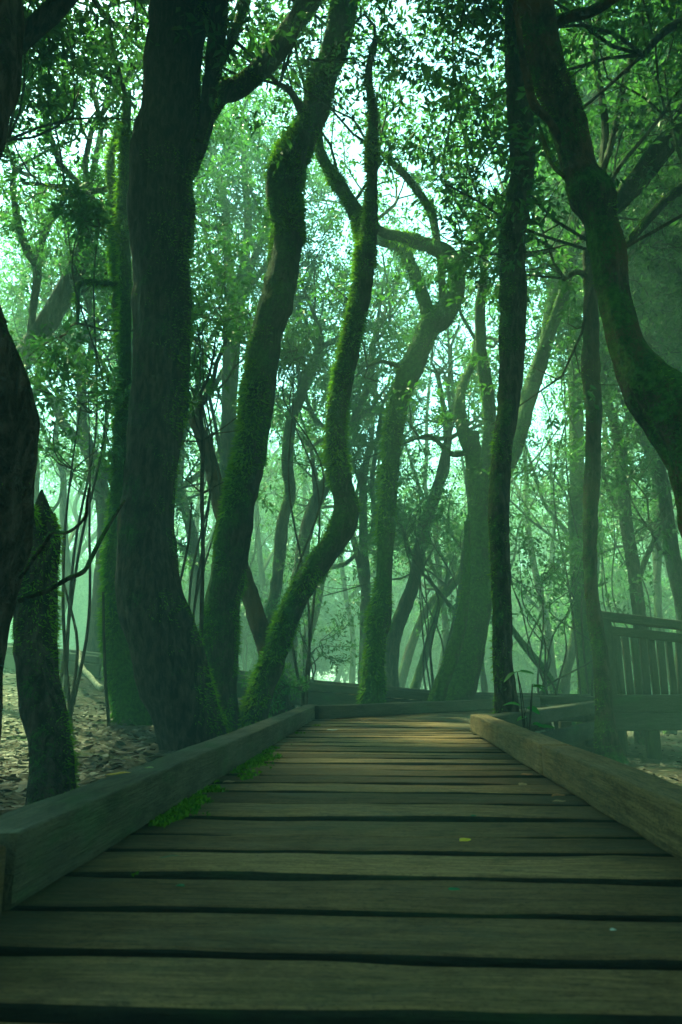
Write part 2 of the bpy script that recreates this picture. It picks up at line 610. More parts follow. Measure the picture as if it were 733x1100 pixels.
def deckpt(px, py, z=0.0):
    """world point on height z under a pixel"""
    lo, hi = 0.3, 60.0
    for _ in range(60):
        m = (lo + hi) / 2
        if (at(px, py, m)[2] - z) * (1 if True else 1) > 0: lo = m
        else: hi = m
    return at(px, py, (lo + hi) / 2)

def rounded(w, h, r):
    pts = []
    cs = ((w / 2 - r, h / 2 - r, 0), (-w / 2 + r, h / 2 - r, 90), (-w / 2 + r, -h / 2 + r, 180), (w / 2 - r, -h / 2 + r, 270))
    for (cx, cz, a0) in cs:
        for a in (0, 45, 90):
            pts.append((cx + r * math.cos(R(a0 + a)), cz + r * math.sin(R(a0 + a))))
    out = []
    for i, p in enumerate(pts):                 # points along the flats keep the flats flat
        out.append(p)
        q = pts[(i + 1) % len(pts)]
        if i % 3 == 2:
            for t in ((0.06, 0.28, 0.5, 0.72, 0.94) if i in (2, 8) else (0.12, 0.5, 0.88)):
                out.append((p[0] + (q[0] - p[0]) * t, p[1] + (q[1] - p[1]) * t))
    return np.array(out)

def beam_geo(length, w, h, seed, r=0.012, wob=0.004, step=0.07, x0=0.0):
    """timber along +X from x0, section centred on the axis"""
    sec = rounded(w, h, r)
    n = max(2, int(length / step))
    xs = np.linspace(x0, x0 + length, n + 1)
    k = len(sec)
    V = np.zeros((n + 1, k, 3))
    V[:, :, 0] = xs[:, None]
    V[:, :, 1] = sec[None, :, 0]
    V[:, :, 2] = sec[None, :, 1]
    f = V.reshape(-1, 3)
    d = np.stack([vnoise(f * (2.2, 9, 9) + 11 * seed, seed + q) for q in (1, 2)], -1) * wob
    d += np.stack([vnoise(f * (9, 20, 20) + 5 * seed, seed + q) for q in (3, 4)], -1) * wob * 0.5
    f[:, 1] += d[:, 0]; f[:, 2] += d[:, 1]
    endn = np.abs(vnoise(f * (1, 30, 30) + seed, seed + 9)) * wob * 1.6
    f[:k, 0] += endn[:k]; f[-k:, 0] -= endn[-k:]
    i = np.arange(n)[:, None] * k; j = np.arange(k)[None, :]; jn = (j + 1) % k
    F = np.stack([i + j, i + jn, i + k + jn, i + k + j], -1).reshape(-1, 4)
    return f, F, k, n

def add_beam(g, length, w, h, seed, M=None, tint=None, **kw):
    f, F, k, n = beam_geo(length, w, h, seed, **kw)
    caps = [np.arange(k)[None, ::-1], (n * k + np.arange(k))[None, :]]
    if M is not None:
        f = (np.asarray(M)[:3, :3] @ f.T).T + np.asarray(M)[:3, 3]
    if tint is None:
        rr = np.random.default_rng(seed + 77)
        tint = rr.random(3)
    g.add(f, [F] + caps, tint)

def beam(name, p0, p1, w, h, mat, parent, seed, label=None, tint=None, **kw):
    """one timber between two points (local to parent); its own object with grain along local X"""
    p0, p1 = Vector(p0), Vector(p1)
    d = p1 - p0
    g = Geo()
    add_beam(g, d.length, w, h, seed, None, tint, **kw)
    o = link(name, g.mesh(name, mat, True), parent)
    x = d.normalized()
    y = Vector((0, 0, 1)).cross(x)
    if y.length < 1e-4: y = Vector((0, 1, 0))
    y.normalize()
    z = x.cross(y)
    o.location = p0
    o.rotation_euler = Matrix((x, y, z)).transposed().to_euler()
    sharp(o)
    if label: o["label"] = label
    return o

def sharp(o, deg=50):
    me = o.data
    me.attributes.new("sharp_face", 'BOOLEAN', 'FACE') if False else None
    for p in me.polygons:
        if len(p.vertices) > 4: p.use_smooth = False

def shade_gap_sides(o):
    """board sides coloured near black, standing in for shade in the gaps"""
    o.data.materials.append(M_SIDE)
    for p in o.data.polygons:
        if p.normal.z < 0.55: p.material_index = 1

def build_deck():
    g = Geo()
    # far edges of the gaps between the nearest planks, metres ahead (measured), then a steady pitch
    ys = [to_bw(deckpt(411, q))[1] for q in (1093, 1027, 977, 940.5, 914, 895, 877, 863, 851, 841, 833, 825, 819)]
    rr = np.random.default_rng(3)
    lo = ys[0]
    near = []
    while lo > -0.9:
        lo -= rr.uniform(0.19, 0.21); near.append(lo)
    ys = near[::-1] + ys
    while ys[-1] < 7.1: ys.append(ys[-1] + rr.choice([0.20, 0.21, 0.12, 0.16]) * rr.uniform(0.95, 1.04))
    for i in range(len(ys) - 1):
        a, b = ys[i], ys[i + 1]
        gap = rr.uniform(0.024, 0.040)
        wd = b - a - gap
        half = 0.735
        M = Matrix.Translation((-half + rr.uniform(-.01, .01), (a + b) / 2, -0.0225 + rr.uniform(-0.007, 0.003))) @ Matrix.Rotation(rr.normal(0, 0.0035), 4, 'Z') @ Matrix.Rotation(rr.normal(0, 0.010), 4, 'X')
        add_beam(g, 2 * half, wd, 0.045, 100 + i, M, (rr.random(), rr.random(), rr.random()), r=0.008, wob=0.0045, step=0.04)
    o = link('deck', g.mesh('deck', M_DECK, True), BW)
    sharp(o); shade_gap_sides(o)
    return ys[-1]
deck_end = build_deck()

# kerbs of the straight run (boardwalk local: y along the walk)
KT, KH = 0.118, 0.115            # thickness, height
def kz(h=KH): return h / 2 + 0.003
kx = 0.60 + KT / 2
beam('kerb', (-kx - .012, -0.9, kz() - .012), (-kx - .008, 1.262, kz() - .012), KT, KH, M_KERBR, BW, 21, None, (.3, .35, .2), wob=0.0035, r=0.007)
beam('kerb', (-kx, 1.275, kz()), (-kx, 5.55, kz()), KT, KH, M_KERBL, BW, 22, None, (.3, .45, .2), wob=0.0035, r=0.006)
beam('kerb', (-kx, 5.56, kz()), (-kx, 7.08, kz()), KT, KH, M_KERBL, BW, 23, None, (.8, .6, .5), wob=0.0035, r=0.006)
beam('kerb', (kx, -0.9, kz()), (kx, 3.0, kz()), KT, KH, M_KERBR, BW, 24, None, (.4, .55, .7), wob=0.0045, r=0.008)
beam('kerb', (kx, 3.008, kz()), (kx, 5.35, kz()), KT, KH, M_KERBR, BW, 25, None, (.6, .65, .3), wob=0.0045, r=0.008)

def W3(p, z=None):
    q = to_bw(p)
    return (q[0], q[1], p[2] if z is None else z)
# second leg: turns off to the right, then meets the cross walk
A0 = deckpt(343, 758, 0.118); A1 = deckpt(532, 751, 0.118)         # back kerb
B0 = deckpt(512, 770, 0.118); B1 = deckpt(640, 753, 0.118)         # front kerb
dA = unit(A1 - A0); dB = unit(B1 - B0)
A2 = A0 + dA * (np.linalg.norm(A1 - A0) + 0.9)
beam('kerb', W3(A0 - dA * 0.06, kz()), W3(A2, kz()), KT, KH, M_KERBL, BW, 31, None, (.2, .3, .6), wob=0.003)
beam('kerb', W3(B0 + dB * 0.12, kz()), W3(B1, kz()), KT, KH, M_DARKW, BW, 32, None, (.7, .4, .1), wob=0.003)
beam('side_beam', W3(B0 + dB * 0.10 + (0.02, 0, 0), -0.155), W3(B1 + (0.02, 0, 0), -0.155), 0.06, 0.17, M_DARKW, BW, 33, None, (.1, .3, .4))
for k, t in enumerate((0.25, 0.75)):
    q = B0 + (B1 - B0) * t - np.array((0.10, -.06, 0))
    g0 = float(gz(q[0], q[1]))
    beam('post', W3(q, g0 - 0.2), W3(q, -0.05), 0.11, 0.11, M_DARKW, BW, 34 + k)
# its planks lie across the leg
def leg_planks(name, P0, P1, Q0, Q1, n, seed, mat):
    """planks between two edges given as end points (world), one mesh"""
    g = Geo(); rr = np.random.default_rng(seed)
    for i in range(n):
        t = (i + 0.5) / n
        a = np.array(W3(P0 + (P1 - P0) * t)); b = np.array(W3(Q0 + (Q1 - Q0) * t))
        wd = (np.linalg.norm(P1 - P0) + np.linalg.norm(Q1 - Q0)) / 2 / n
        d = b - a
        L = np.linalg.norm(d[:2]); an = math.atan2(d[1], d[0])
        M = Matrix.Translation((a[0], a[1], (a[2]) - 0.0225 + rr.uniform(-.003, .003))) @ Matrix.Rotation(an, 4, 'Z')
        f = add_beam(g, L, wd - rr.uniform(.01, .016), 0.045, seed * 50 + i, M, rr.random(3), r=.006, wob=.003, step=.12)
    o = link(name, g.mesh(name, mat, True), BW); sharp(o); shade_gap_sides(o)
def onz(p, z): return np.array((p[0], p[1], z))
# wedge where the walk bends
wl = math.tan(YAW)
def world_from_bw(x, y, z=0.0): return np.array((x * ci + y * si, -x * si + y * ci, z))
pivot = world_from_bw(0.72, deck_end + 0.0)
leg_planks('deck', onz(world_from_bw(-0.70, deck_end + 0.02), -0.004), onz(A2, 0), onz(world_from_bw(0.72, deck_end + 0.02), -0.004), onz(B1 + dB * 0.6, 0), 15, 8, M_DECK)
leg_planks('deck', onz(world_from_bw(0.74, 5.42), -0.002), onz(world_from_bw(0.74, deck_end - 0.02), -0.002), onz(B0 + dB * 0.02 + (0.02, 0, 0), -.002), onz(B0 + dB * 1.75, -.002), 9, 9, M_DECK)

# cross walk: comes down from the far left, passes behind and runs on to the right
cross_top = [(-60, 686, 11.7), (110, 705, 11.2), (310, 731, 10.9), (470, 745, 10.6), (640, 748, 9.9)]
CW = [at(*c) for c in cross_top]
CW = [np.array(p) for p in CW]
back = np.array((0.35, 1.25, 0))
for i in range(4):
    a, b = CW[i], CW[i + 1]
    e = unit(b - a) * 0.004
    up = np.array((0, 0, 1.0))
    beam('kerb', W3(a + e - up * 0.055), W3(b - e - up * 0.055), 0.11, 0.11, M_DARKW, BW, 50 + i, None, (.3 + .1 * i, .75, .2))
    beam('side_beam', W3(a + e - up * 0.225 + (0, -.02, 0)), W3(b - e - up * 0.225 + (0, -.02, 0)), 0.05, 0.20, M_DARKW, BW, 60 + i, None, (.5, .45, .2 * i))
    beam('kerb', W3(a + e + back - up * 0.055), W3(b - e + back - up * 0.055), 0.11, 0.11, M_DARKW, BW, 70 + i, None, (.5, .5, .2 * i))
    n = int(np.linalg.norm(b - a) / 0.2)
    leg_planks('deck', a - up * 0.115, b - up * 0.115, a + back - up * 0.115, b + back - up * 0.115, n, 80 + i, M_DECK)
    for t in ((0.02, 0.5) if i < 3 else (0.02, 0.5, 0.98)):
        q = a + (b - a) * t + np.array((0, 0.08, 0))
        g0 = float(gz(q[0], q[1]))
        if q[2] - 0.17 > g0 - 0.1:
            beam('post', W3(q, g0 - 0.25), W3(q, q[2] - 0.17), 0.11, 0.11, M_DARKW, BW, 90 + i * 3 + int(t * 3))

# the right hand stretch with the railing
RA, RB = at(652, 747, 8.3), at(840, 749, 8.5)
deckR0, deckR1 = onz(RA, 0.0), onz(RB, 0.0)
bk = np.array((0.1, 1.35, 0))
leg_planks('deck', onz(B1, 0) + (0.12, 0.1, 0), deckR1 + (0, .1, 0), onz(B1, 0) + (0.12, 0.1, 0) + bk, deckR1 + bk, 11, 97, M_DECK)
beam('kerb', W3(onz(RA, 0.085) + (-.06, 0, 0)), W3(onz(RB, 0.085)), 0.10, 0.185, M_DARKW, BW, 110, None, (.2, .5, .2))
beam('side_beam', W3(onz(RA, -0.105) + (-.04, -.01, 0)), W3(onz(RB, -0.105) + (0, -.01, 0)), 0.06, 0.18, M_DARKW, BW, 111, None, (.6, .6, .9))
for k, px in enumerate((664, 701, 760, 820)):
    q = at(px, 790, 8.42)
    g0 = float(gz(q[0], q[1]))
    beam('post', W3(q, g0 - 0.2), W3(q, -0.02), 0.13, 0.13, M_DARKW, BW, 112 + k)
    if k in (0, 1):
        q2 = q + (0.05, 1.1, 0)
        beam('post', W3(q2, float(gz(q2[0], q2[1])) - 0.2), W3(q2, -0.05), 0.13, 0.13, M_DARKW, BW, 118 + k)

RL = thing('wooden_railing', 'dark mossy timber railing with upright slats on the right of the boardwalk', 'railing', tuple(onz(RA, 0.18)))
ro = np.array(RL.location)
def rp(t, z, dy=0.0): return tuple(onz(RA + (RB - RA) * t + np.array((0, dy, 0)), z) - ro)
zt = float(at(652, 657, 8.3)[2]); zt2 = float(at(733, 667, 8.4)[2])
sl = (zt2 - zt) / ((733 - 652) / (840 - 652))
beam('top_rail', rp(-.03, zt - .045, -.02), rp(1, zt + sl - .045, -.02), 0.13, 0.10, M_DARKW, RL, 130, None, (.2, .8, .3))
beam('middle_rail', rp(0, zt - .20), rp(1, zt + sl - .17), 0.06, 0.10, M_DARKW, RL, 131, None, (.3, .6, .8))
rr = np.random.default_rng(4)
for k in range(20):
    t = 0.035 + k * 0.0495
    wv = rr.uniform(0.070, 0.098)
    bm = beam('baluster', rp(t + rr.normal(0, .002), 0.180, .01), rp(t + rr.normal(0, .004), zt + sl * t - .225 , .01), wv, 0.035, M_DARKW, RL, 140 + k, None, (rr.random(), rr.uniform(.2, .8), rr.random()), wob=.003)
    bm.rotation_euler.rotate_axis('X', R(90))
for t in (0.008, 0.985):
    beam('post', rp(t, 0.175, -.085), rp(t, zt + sl * t - .084, -.085), 0.10, 0.10, M_DARKW, RL, 170 + int(t * 10), None, (.5, .4, .2))

# ------------------------------------------------------------------ trees read from the photograph
TREE_SPOTS = []
def trunk_points(pts, d, seed, drift=0.18, dd=0.0):
    """pts top to bottom as (px, py, width px) -> (N,4) from the ground up"""
    out = []
    rr = np.random.default_rng(seed)
    ph = rr.uniform(0, 6.28, 2)
    pts = pts[::-1]
    for i, (px, py, wd) in enumerate(pts):
        h = (pts[0][1] - py) / 100.0
        y = d + drift * math.sin(h * 0.9 + ph[0]) - drift * math.sin(ph[0]) + dd * h * 0.1
        p = at(px, py, y)
        out.append(np.append(p, 0.5 * wd * mpp(p)))
    return np.array(out)

def tree(name, label, d, pts, seed, limbs=(), moss=0.5, warm=0.0, fronds=0, frond_len=0.035, side=(-0.25, 0, 0.1), mask=-0.1,
         top=None, crown=(5, 2.4, 5, 18), flare=1.25, seg=18, group=None, dd=0.0, leafmat=None, cat='tree', lump=0.10, extend=True, growfrom=True, limbcrown=True):
    T = trunk_points(pts, d, seed, dd=dd)
    # root: carry the foot down to the soil and spread it
    f = T[0].copy()
    g0 = float(gz(f[0], f[1]))
    low = []
    if f[2] > g0 + 0.06:
        q = f.copy(); q[2] = g0 + 0.02; q[3] = f[3] * flare
        dirn = T[0] - T[min(2, len(T) - 1)]
        q[0] += np.clip(dirn[0] / max(0.05, -dirn[2]) , -.5, .5) * (f[2] - g0) * 0.7
        low = [q]
    b = (low[0] if low else f).copy(); b[2] = g0 - 0.22; b[3] *= 1.25
    T = np.vstack([b[None]] + [q[None] for q in low] + [T])
    base = np.array((b[0], b[1], g0))
    rr = np.random.default_rng(seed + 500)
    if top:                                            # the trunk goes on above the picture
        q = T[-1].copy(); prev = T[-2]
        dv = unit(q[:3] - prev[:3]); n = 4
        Lm = max(0.4, top - q[2])
        ext = []
        for k in range(n):
            dv = unit(dv * 0.75 + np.array((0, 0, 0.35)) + rr.normal(0, 0.16, 3))
            q = q.copy(); q[:3] = q[:3] + dv * Lm / n; q[3] *= 0.86
            ext.append(q)
        T = np.vstack([T, ext])
    root = thing(name, label, cat, tuple(base), group)
    TREE_SPOTS.append((base[0], base[1]))
    mat = bark_material(moss, warm)
    step = max(0.025, min(0.06, 0.25 * float(T[:, 3].mean())))
    g = Geo()
    V, F, RN = tube(T, seg, step, lump, 0.075 if seg >= 26 else 0.05, seed)
    g.add(V, F)
    trunk = link('trunk', g.mesh('trunk', mat, True, base), root)
    fr = Geo(); has = False
    def addm(RN, sd):
        nonlocal has
        if fronds:
            q = moss_fronds(RN[0], RN[1], fronds, frond_len, sd, mask, side)
            if q: fr.add(*q); has = True
    addm(RN, seed)
    tips = []
    if growfrom:
        tips.append(T[-2:])
        if top: tips += [T[-3:-1], T[-4:-2]]
    for k, lm in enumerate(limbs):
        L = trunk_points(list(lm)[::-1] if lm[0][1] > lm[-1][1] else list(lm), d, seed + k + 1, 0.0)
        L = np.array([np.append(at(px, py, d + 0.10 * i * (1 if (seed + k) % 2 else -1)), 0) for i, (px, py, wd) in enumerate(lm)])
        # start inside the trunk: use the trunk's own distance there
        for i, (px, py, wd) in enumerate(lm):
            L[i, 3] = 0.5 * wd * mpp(L[i])
        j = int(np.argmin(np.linalg.norm(T[:, :3] - L[0, :3], axis=1)))
        sh = T[j, 1] - L[0, 1]
        for i, (px, py, wd) in enumerate(lm):
            yy = L[i, 1] + sh * max(0, 1 - i / 3)
            p = at(px, py, yy); L[i, :3] = p; L[i, 3] = 0.5 * wd * mpp(p)
        g = Geo()
        V, F, RN = tube(L, max(8, seg - 6), max(0.025, 0.4 * float(L[:, 3].mean())), lump, 0.04, seed + 31 * k)
        g.add(V, F)
        link('limb', g.mesh('limb', mat, True, base), root)
        addm(RN, seed + k + 50)
        if limbcrown: tips.append(L[-2:])
    if has: link('moss', fr.mesh('moss', M_MOSS, False, base), trunk)
    nb, ln, nbr, nl = crown
    if nb:
        c = Crown(seed + 900)
        for tp in tips:
            dv = unit(tp[1][:3] - tp[0][:3])
            for k in range(nb):
                s2 = unit(dv * 0.6 + rr.normal(0, 0.75, 3) * (1, 1, 0.5) + (0, 0, 0.15))
                c.grow(tp[1][:3] - dv * 0.02, s2, ln * rr.uniform(0.75, 1.2), max(0.014, min(0.06, tp[1][3] * 0.6)), 2, nbr, nl)
        c.parts(root, leafmat, base)
    return root

# near and middle trees -- pixel centre line (x, y, width), top to bottom
tree('mossy_tree', 'thickest dark trunk at left, bulging foot bent right behind the left kerb', 6.6,
     [(192, -60, 60), (194, 0, 60), (188, 60, 56), (184, 120, 55), (176, 165, 64), (174, 220, 62), (175, 280, 59), (175, 340, 58), (173, 400, 57), (167, 460, 56),
      (161, 520, 54), (156, 570, 58), (157, 610, 64), (161, 650, 70), (174, 690, 76), (190, 735, 78), (205, 785, 74), (212, 815, 84)], 1,
     limbs=[[(200, 196, 12), (211, 168, 16), (221, 128, 20), (237, 102, 22), (258, 93, 22), (279, 75, 22), (297, 54, 22), (315, 27, 21), (337, -4, 21), (362, -40, 20), (380, -90, 17)],
            [(213, 152, 10), (222, 112, 15), (231, 60, 18), (236, 0, 19), (240, -70, 17)],
            [(230, 85, 9), (237, 66, 10), (252, 36, 10), (264, 0, 10), (280, -50, 8)]],
     moss=0.34, fronds=2600, frond_len=0.03, mask=0.26, side=(0.5, 0, 0.5), top=9.5, crown=(6, 3.0, 6, 20), seg=64, flare=1.1)
tree('mossy_tree', 'tall moss covered trunk kinked at mid height, second stout trunk behind left kerb', 7.8,
     [(374, -40, 28), (370, 0, 28), (366, 30, 28), (357, 60, 28), (346, 90, 27), (338, 120, 27), (325, 150, 30), (311, 178, 35), (305, 205, 35), (309, 240, 33), (307, 270, 31),
      (303, 300, 33), (296, 330, 37), (287, 360, 34), (281, 395, 34), (277, 430, 34), (271, 475, 33), (261, 525, 34), (252, 575, 35), (246, 615, 35), (239, 655, 37), (237, 700, 38), (236, 745, 37), (235, 790, 42)], 2,
     limbs=[[(334, 135, 10), (322, 115, 9), (312, 98, 7), (299, 90, 5)]],
     moss=0.56, fronds=4200, frond_len=0.055, mask=-0.02, top=10.2, crown=(6, 3.0, 6, 20), seg=26)
tree('mossy_tree', 'slim mossy S-curved trunk with sharp elbow leaning over the kerb', 7.9,
     [(398, 235, 17), (394, 265, 20), (391, 295, 21), (387, 325, 21), (380, 352, 20), (375, 380, 21), (369, 410, 21), (363, 440, 22), (361, 470, 22), (363, 500, 23), (368, 525, 25),
      (372, 548, 28), (366, 570, 28), (350, 594, 27), (331, 620, 25), (314, 655, 24), (300, 692, 25), (285, 732, 28), (271, 775, 33)], 3,
     limbs=[[(393, 275, 15), (386, 240, 16), (373, 212, 15), (357, 187, 13), (345, 165, 11), (340, 140, 9), (330, 118, 7)],
            [(398, 240, 15), (400, 200, 12), (400, 160, 12), (401, 120, 10), (396, 80, 8), (404, 40, 6)]],
     moss=0.56, fronds=4000, frond_len=0.050, mask=0.0, crown=(2, 1.8, 5, 18), seg=20, growfrom=False)
tree('mossy_tree', 'mossy hooked tree with an arched top standing behind the bend of the boardwalk', 9.3,
     [(486, 318, 18), (476, 338, 27), (462, 352, 25), (452, 375, 23), (441, 398, 25), (432, 418, 23), (427, 440, 20), (422, 475, 18), (418, 525, 19), (415, 575, 18), (413, 615, 17), (411, 645, 21),
      (408, 664, 26), (404, 690, 22), (402, 720, 23), (400, 750, 29)], 4,
     limbs=[[(482, 335, 20), (491, 315, 17), (490, 292, 16), (482, 275, 19), (466, 266, 16), (448, 260, 14), (430, 254, 12), (412, 250, 10), (396, 236, 8), (380, 215, 6)],
            [(463, 345, 16), (456, 322, 14), (450, 305, 14), (442, 286, 13), (435, 270, 12), (422, 262, 12), (407, 258, 10), (394, 244, 8)],
            [(478, 330, 9), (475, 305, 9), (474, 285, 8), (470, 262, 8), (464, 230, 9), (450, 207, 8), (434, 187, 8), (418, 172, 6), (405, 160, 5)],
            [(486, 280, 6), (508, 268, 7), (530, 262, 6), (548, 240, 5)],
            [(440, 396, 6), (424, 392, 5), (408, 388, 4), (394, 394, 3)]],
     moss=0.66, fronds=1800, frond_len=0.06, mask=-0.15, crown=(2, 1.7, 5, 18), seg=20, growfrom=False)
tree('mossy_tree', 'broad double limbed tree with mossy foot behind the far kerb', 9.9,
     [(506, 465, 17), (510, 495, 20), (516, 525, 26), (517, 560, 26), (515, 610, 28), (514, 650, 27), (509, 680, 29), (503, 708, 31), (498, 732, 31), (494, 755, 32)], 5,
     limbs=[[(520, 560, 16), (528, 530, 22), (543, 500, 22), (556, 470, 20), (567, 430, 18), (577, 400, 17), (586, 370, 15), (592, 335, 15), (600, 300, 15), (598, 268, 15), (594, 240, 15), (600, 216, 15), (612, 190, 13)],
            [(573, 410, 12), (585, 372, 12), (601, 330, 13), (611, 295, 13), (615, 262, 13), (618, 225, 11), (628, 190, 9)],
            [(511, 500, 15), (503, 478, 15), (496, 455, 14), (494, 430, 12), (499, 408, 10), (508, 390, 8), (512, 365, 7)],
            [(519, 520, 12), (523, 490, 12), (526, 445, 13), (521, 405, 13), (517, 375, 12), (516, 330, 11), (520, 290, 9), (512, 250, 7)],
            [(503, 486, 7), (486, 488, 6), (474, 478, 5), (462, 468, 4), (450, 470, 3)]],
     moss=0.60, fronds=700, frond_len=0.04, mask=0.0, crown=(3, 2.0, 5, 20), seg=22, growfrom=False)
tree('mossy_tree', 'curved mossy stem hugging the broad tree on its left', 9.6,
     [(502, 560, 7), (502, 600, 8), (500, 640, 10), (494, 675, 13), (486, 705, 15), (476, 730, 16), (468, 756, 18)], 6,
     moss=0.7, fronds=900, frond_len=0.04, mask=-0.1, crown=(0, 0, 0, 0), seg=14)
tree('lichen_tree', 'dark upright trunk with lichen patches beside the corner of the right kerb', 5.75,
     [(550, -50, 17), (552, 0, 18), (553, 50, 21), (556, 80, 25), (559, 110, 29), (560, 140, 28), (562, 185, 26), (553, 235, 28), (550, 275, 28), (552, 315, 28), (551, 360, 27), (549, 400, 25), (546, 435, 22),
      (541, 475, 20), (537, 520, 21), (536, 560, 22), (538, 610, 21), (540, 660, 21), (540, 705, 22), (543, 745, 25), (546, 785, 29)], 7,
     moss=0.40, fronds=2000, frond_len=0.026, mask=0.12, side=(-0.4, 0, 0), top=9.0, crown=(5, 2.6, 6, 20), seg=20)
tree('leaning_tree', 'big moss patched tree leaning in from the right edge of the picture', 4.3,
     [(560, -70, 42), (572, -10, 41), (578, 26, 39), (584, 60, 34), (594, 90, 36), (606, 118, 38), (614, 148, 36), (624, 184, 37), (636, 208, 46), (644, 235, 34), (651, 262, 36), (655, 295, 33), (660, 325, 33),
      (667, 352, 34), (676, 380, 38), (690, 405, 50), (708, 428, 62), (728, 452, 66), (746, 490, 62), (762, 540, 62), (778, 620, 66), (792, 700, 72), (800, 780, 78), (804, 850, 92)], 8,
     limbs=[[(612, 170, 7), (592, 132, 8), (574, 112, 9), (566, 80, 8), (560, 55, 7), (556, 20, 6), (546, -20, 5)],
            [(606, 190, 4), (592, 175, 4), (584, 150, 4), (578, 130, 3)],
            [(598, 24, 10), (612, 18, 11), (632, 13, 11), (650, 5, 10), (668, -8, 9)]],
     moss=0.50, warm=0.8, fronds=2600, frond_len=0.022, mask=0.05, side=(0.25, 0, 0.45), top=7.5, crown=(6, 2.6, 6, 20), seg=56, flare=1.1, limbcrown=False)
tree('gnarled_tree', 'very near rough trunk bulging into the left edge of the picture', 2.25,
     [(-10, -90, 62), (-14, 0, 66), (-12, 60, 66), (-20, 110, 64), (-34, 160, 62), (-46, 230, 62), (-44, 300, 64), (-28, 360, 70), (-6, 410, 72), (2, 450, 72), (3, 500, 70), (2, 560, 68), (-6, 610, 66), (-18, 660, 62),
      (-28, 720, 60), (-34, 790, 62), (-38, 870, 66), (-40, 950, 76)], 9,
     limbs=[[(20, 646, 5), (34, 640, 5.5), (52, 634, 5), (72, 622, 5), (90, 614, 5), (98, 600, 5), (106, 584, 4.5), (116, 566, 4), (126, 550, 3.5), (134, 538, 2.5)],
            [(22, 620, 4), (36, 600, 4.5), (48, 584, 4.5), (56, 572, 4), (72, 572, 3.5), (84, 564, 3.2), (92, 554, 3), (94, 536, 2.4), (96, 524, 1.6)]],
     moss=0.42, fronds=2200, frond_len=0.012, mask=0.2, top=4.6, crown=(3, 1.4, 5, 18), seg=72, lump=0.10, limbcrown=False)
tree('tree_stump', 'broken mossy snag trunk on the leaf litter left of the left kerb', 3.85,
     [(45, 526, 2), (45, 536, 9), (46, 552, 20), (47, 572, 31), (43, 600, 38), (39, 640, 42), (38, 690, 42), (42, 735, 44), (47, 762, 43), (53, 790, 43), (57, 816, 43), (57, 856, 50)], 10,
     limbs=[[(39, 575, 13), (38, 560, 9), (35, 549, 6), (34, 542, 1.5)], [(53, 580, 14), (55, 566, 10), (58, 556, 5), (59, 551, 1)]],
     moss=0.36, fronds=6000, frond_len=0.022, mask=0.02, side=(0.6, 0, 0.1), crown=(0, 0, 0, 0), seg=44, flare=1.1, cat='snag')
tree('mossy_tree', 'bright mossed slim tree tucked behind the thickest trunk, with a dead upright prong', 8.0,
     [(137, 110, 9), (135, 160, 10), (134, 220, 11), (135, 290, 12), (135, 350, 13), (134, 400, 14), (131, 450, 16), (128, 510, 17), (125, 570, 19), (124, 620, 24), (124, 680, 26), (128, 715, 30), (136, 745, 34), (146, 776, 42)], 11,
     limbs=[[(134, 375, 10), (127, 345, 10), (125, 300, 9), (123, 250, 8), (121, 210, 7), (119, 180, 8), (121, 165, 6), (126, 145, 5), (127, 122, 3)],
            [(128, 305, 6), (112, 305, 6), (96, 303, 6), (85, 306, 6), (83, 318, 5), (84, 332, 4.5), (83, 348, 3)],
            [(126, 245, 3), (112, 232, 2.5), (96, 220, 2), (76, 206, 1.6), (52, 199, 1.2)]],
     moss=0.78, fronds=3200, frond_len=0.06, mask=-0.25, side=(-0.5, 0, 0), crown=(2, 1.5, 5, 18), seg=18)
tree('leaning_tree', 'pale brown bare trunk slanting between the two mossy trunks', 9.6,
     [(208, 450, 12), (222, 482, 15), (234, 530, 17), (247, 575, 18), (262, 620, 20), (275, 660, 21), (286, 695, 20), (296, 730, 18), (304, 765, 20)], 12,
     moss=0.22, warm=0.9, fronds=300, frond_len=0.03, mask=0.35, crown=(2, 1.6, 5, 16), seg=16)
tree('slender_tree', 'thin dark tree with flared foot in front of the wooden railing', 7.3,
     [(632, 270, 13), (634, 310, 14), (635, 350, 16), (635, 400, 19), (638, 445, 17), (637, 490, 16), (635, 540, 16), (634, 590, 15), (635, 630, 14), (639, 665, 16), (645, 705, 17), (648, 745, 18), (650, 780, 22), (654, 812, 32)], 13,
     limbs=[[(633, 285, 9), (640, 240, 10), (646, 190, 9), (650, 130, 8), (640, 60, 7), (646, 0, 6)],
            [(636, 300, 6), (620, 292, 6), (606, 300, 5)],
            [(645, 190, 7), (658, 150, 7), (668, 100, 7), (684, 40, 6), (694, -20, 5)],
            [(642, 230, 6), (662, 185, 5), (690, 150, 4), (716, 118, 4)]],
     moss=0.42, warm=0.5, fronds=700, frond_len=0.025, mask=0.1, crown=(3, 1.5, 5, 20), seg=16, growfrom=False)
tree('slender_tree', 'pale straight trunk with yellowish moss just left of the thin dark one', 11.9,
     [(610, 200, 12), (614, 260, 13), (617, 330, 13), (618, 390, 14), (619, 450, 15), (620, 500, 15), (620, 560, 17), (622, 610, 17), (625, 660, 17), (629, 710, 17), (631, 755, 20)], 14,
     limbs=[[(612, 240, 9), (606, 190, 9), (610, 130, 8), (616, 60, 8), (612, -20, 6)], [(612, 215, 8), (624, 160, 8), (634, 80, 7), (630, 10, 6)]],
     moss=0.55, warm=0.5, fronds=900, frond_len=0.035, mask=0.0, side=(-0.6, 0, 0), crown=(3, 1.8, 5, 20), seg=14, growfrom=False)
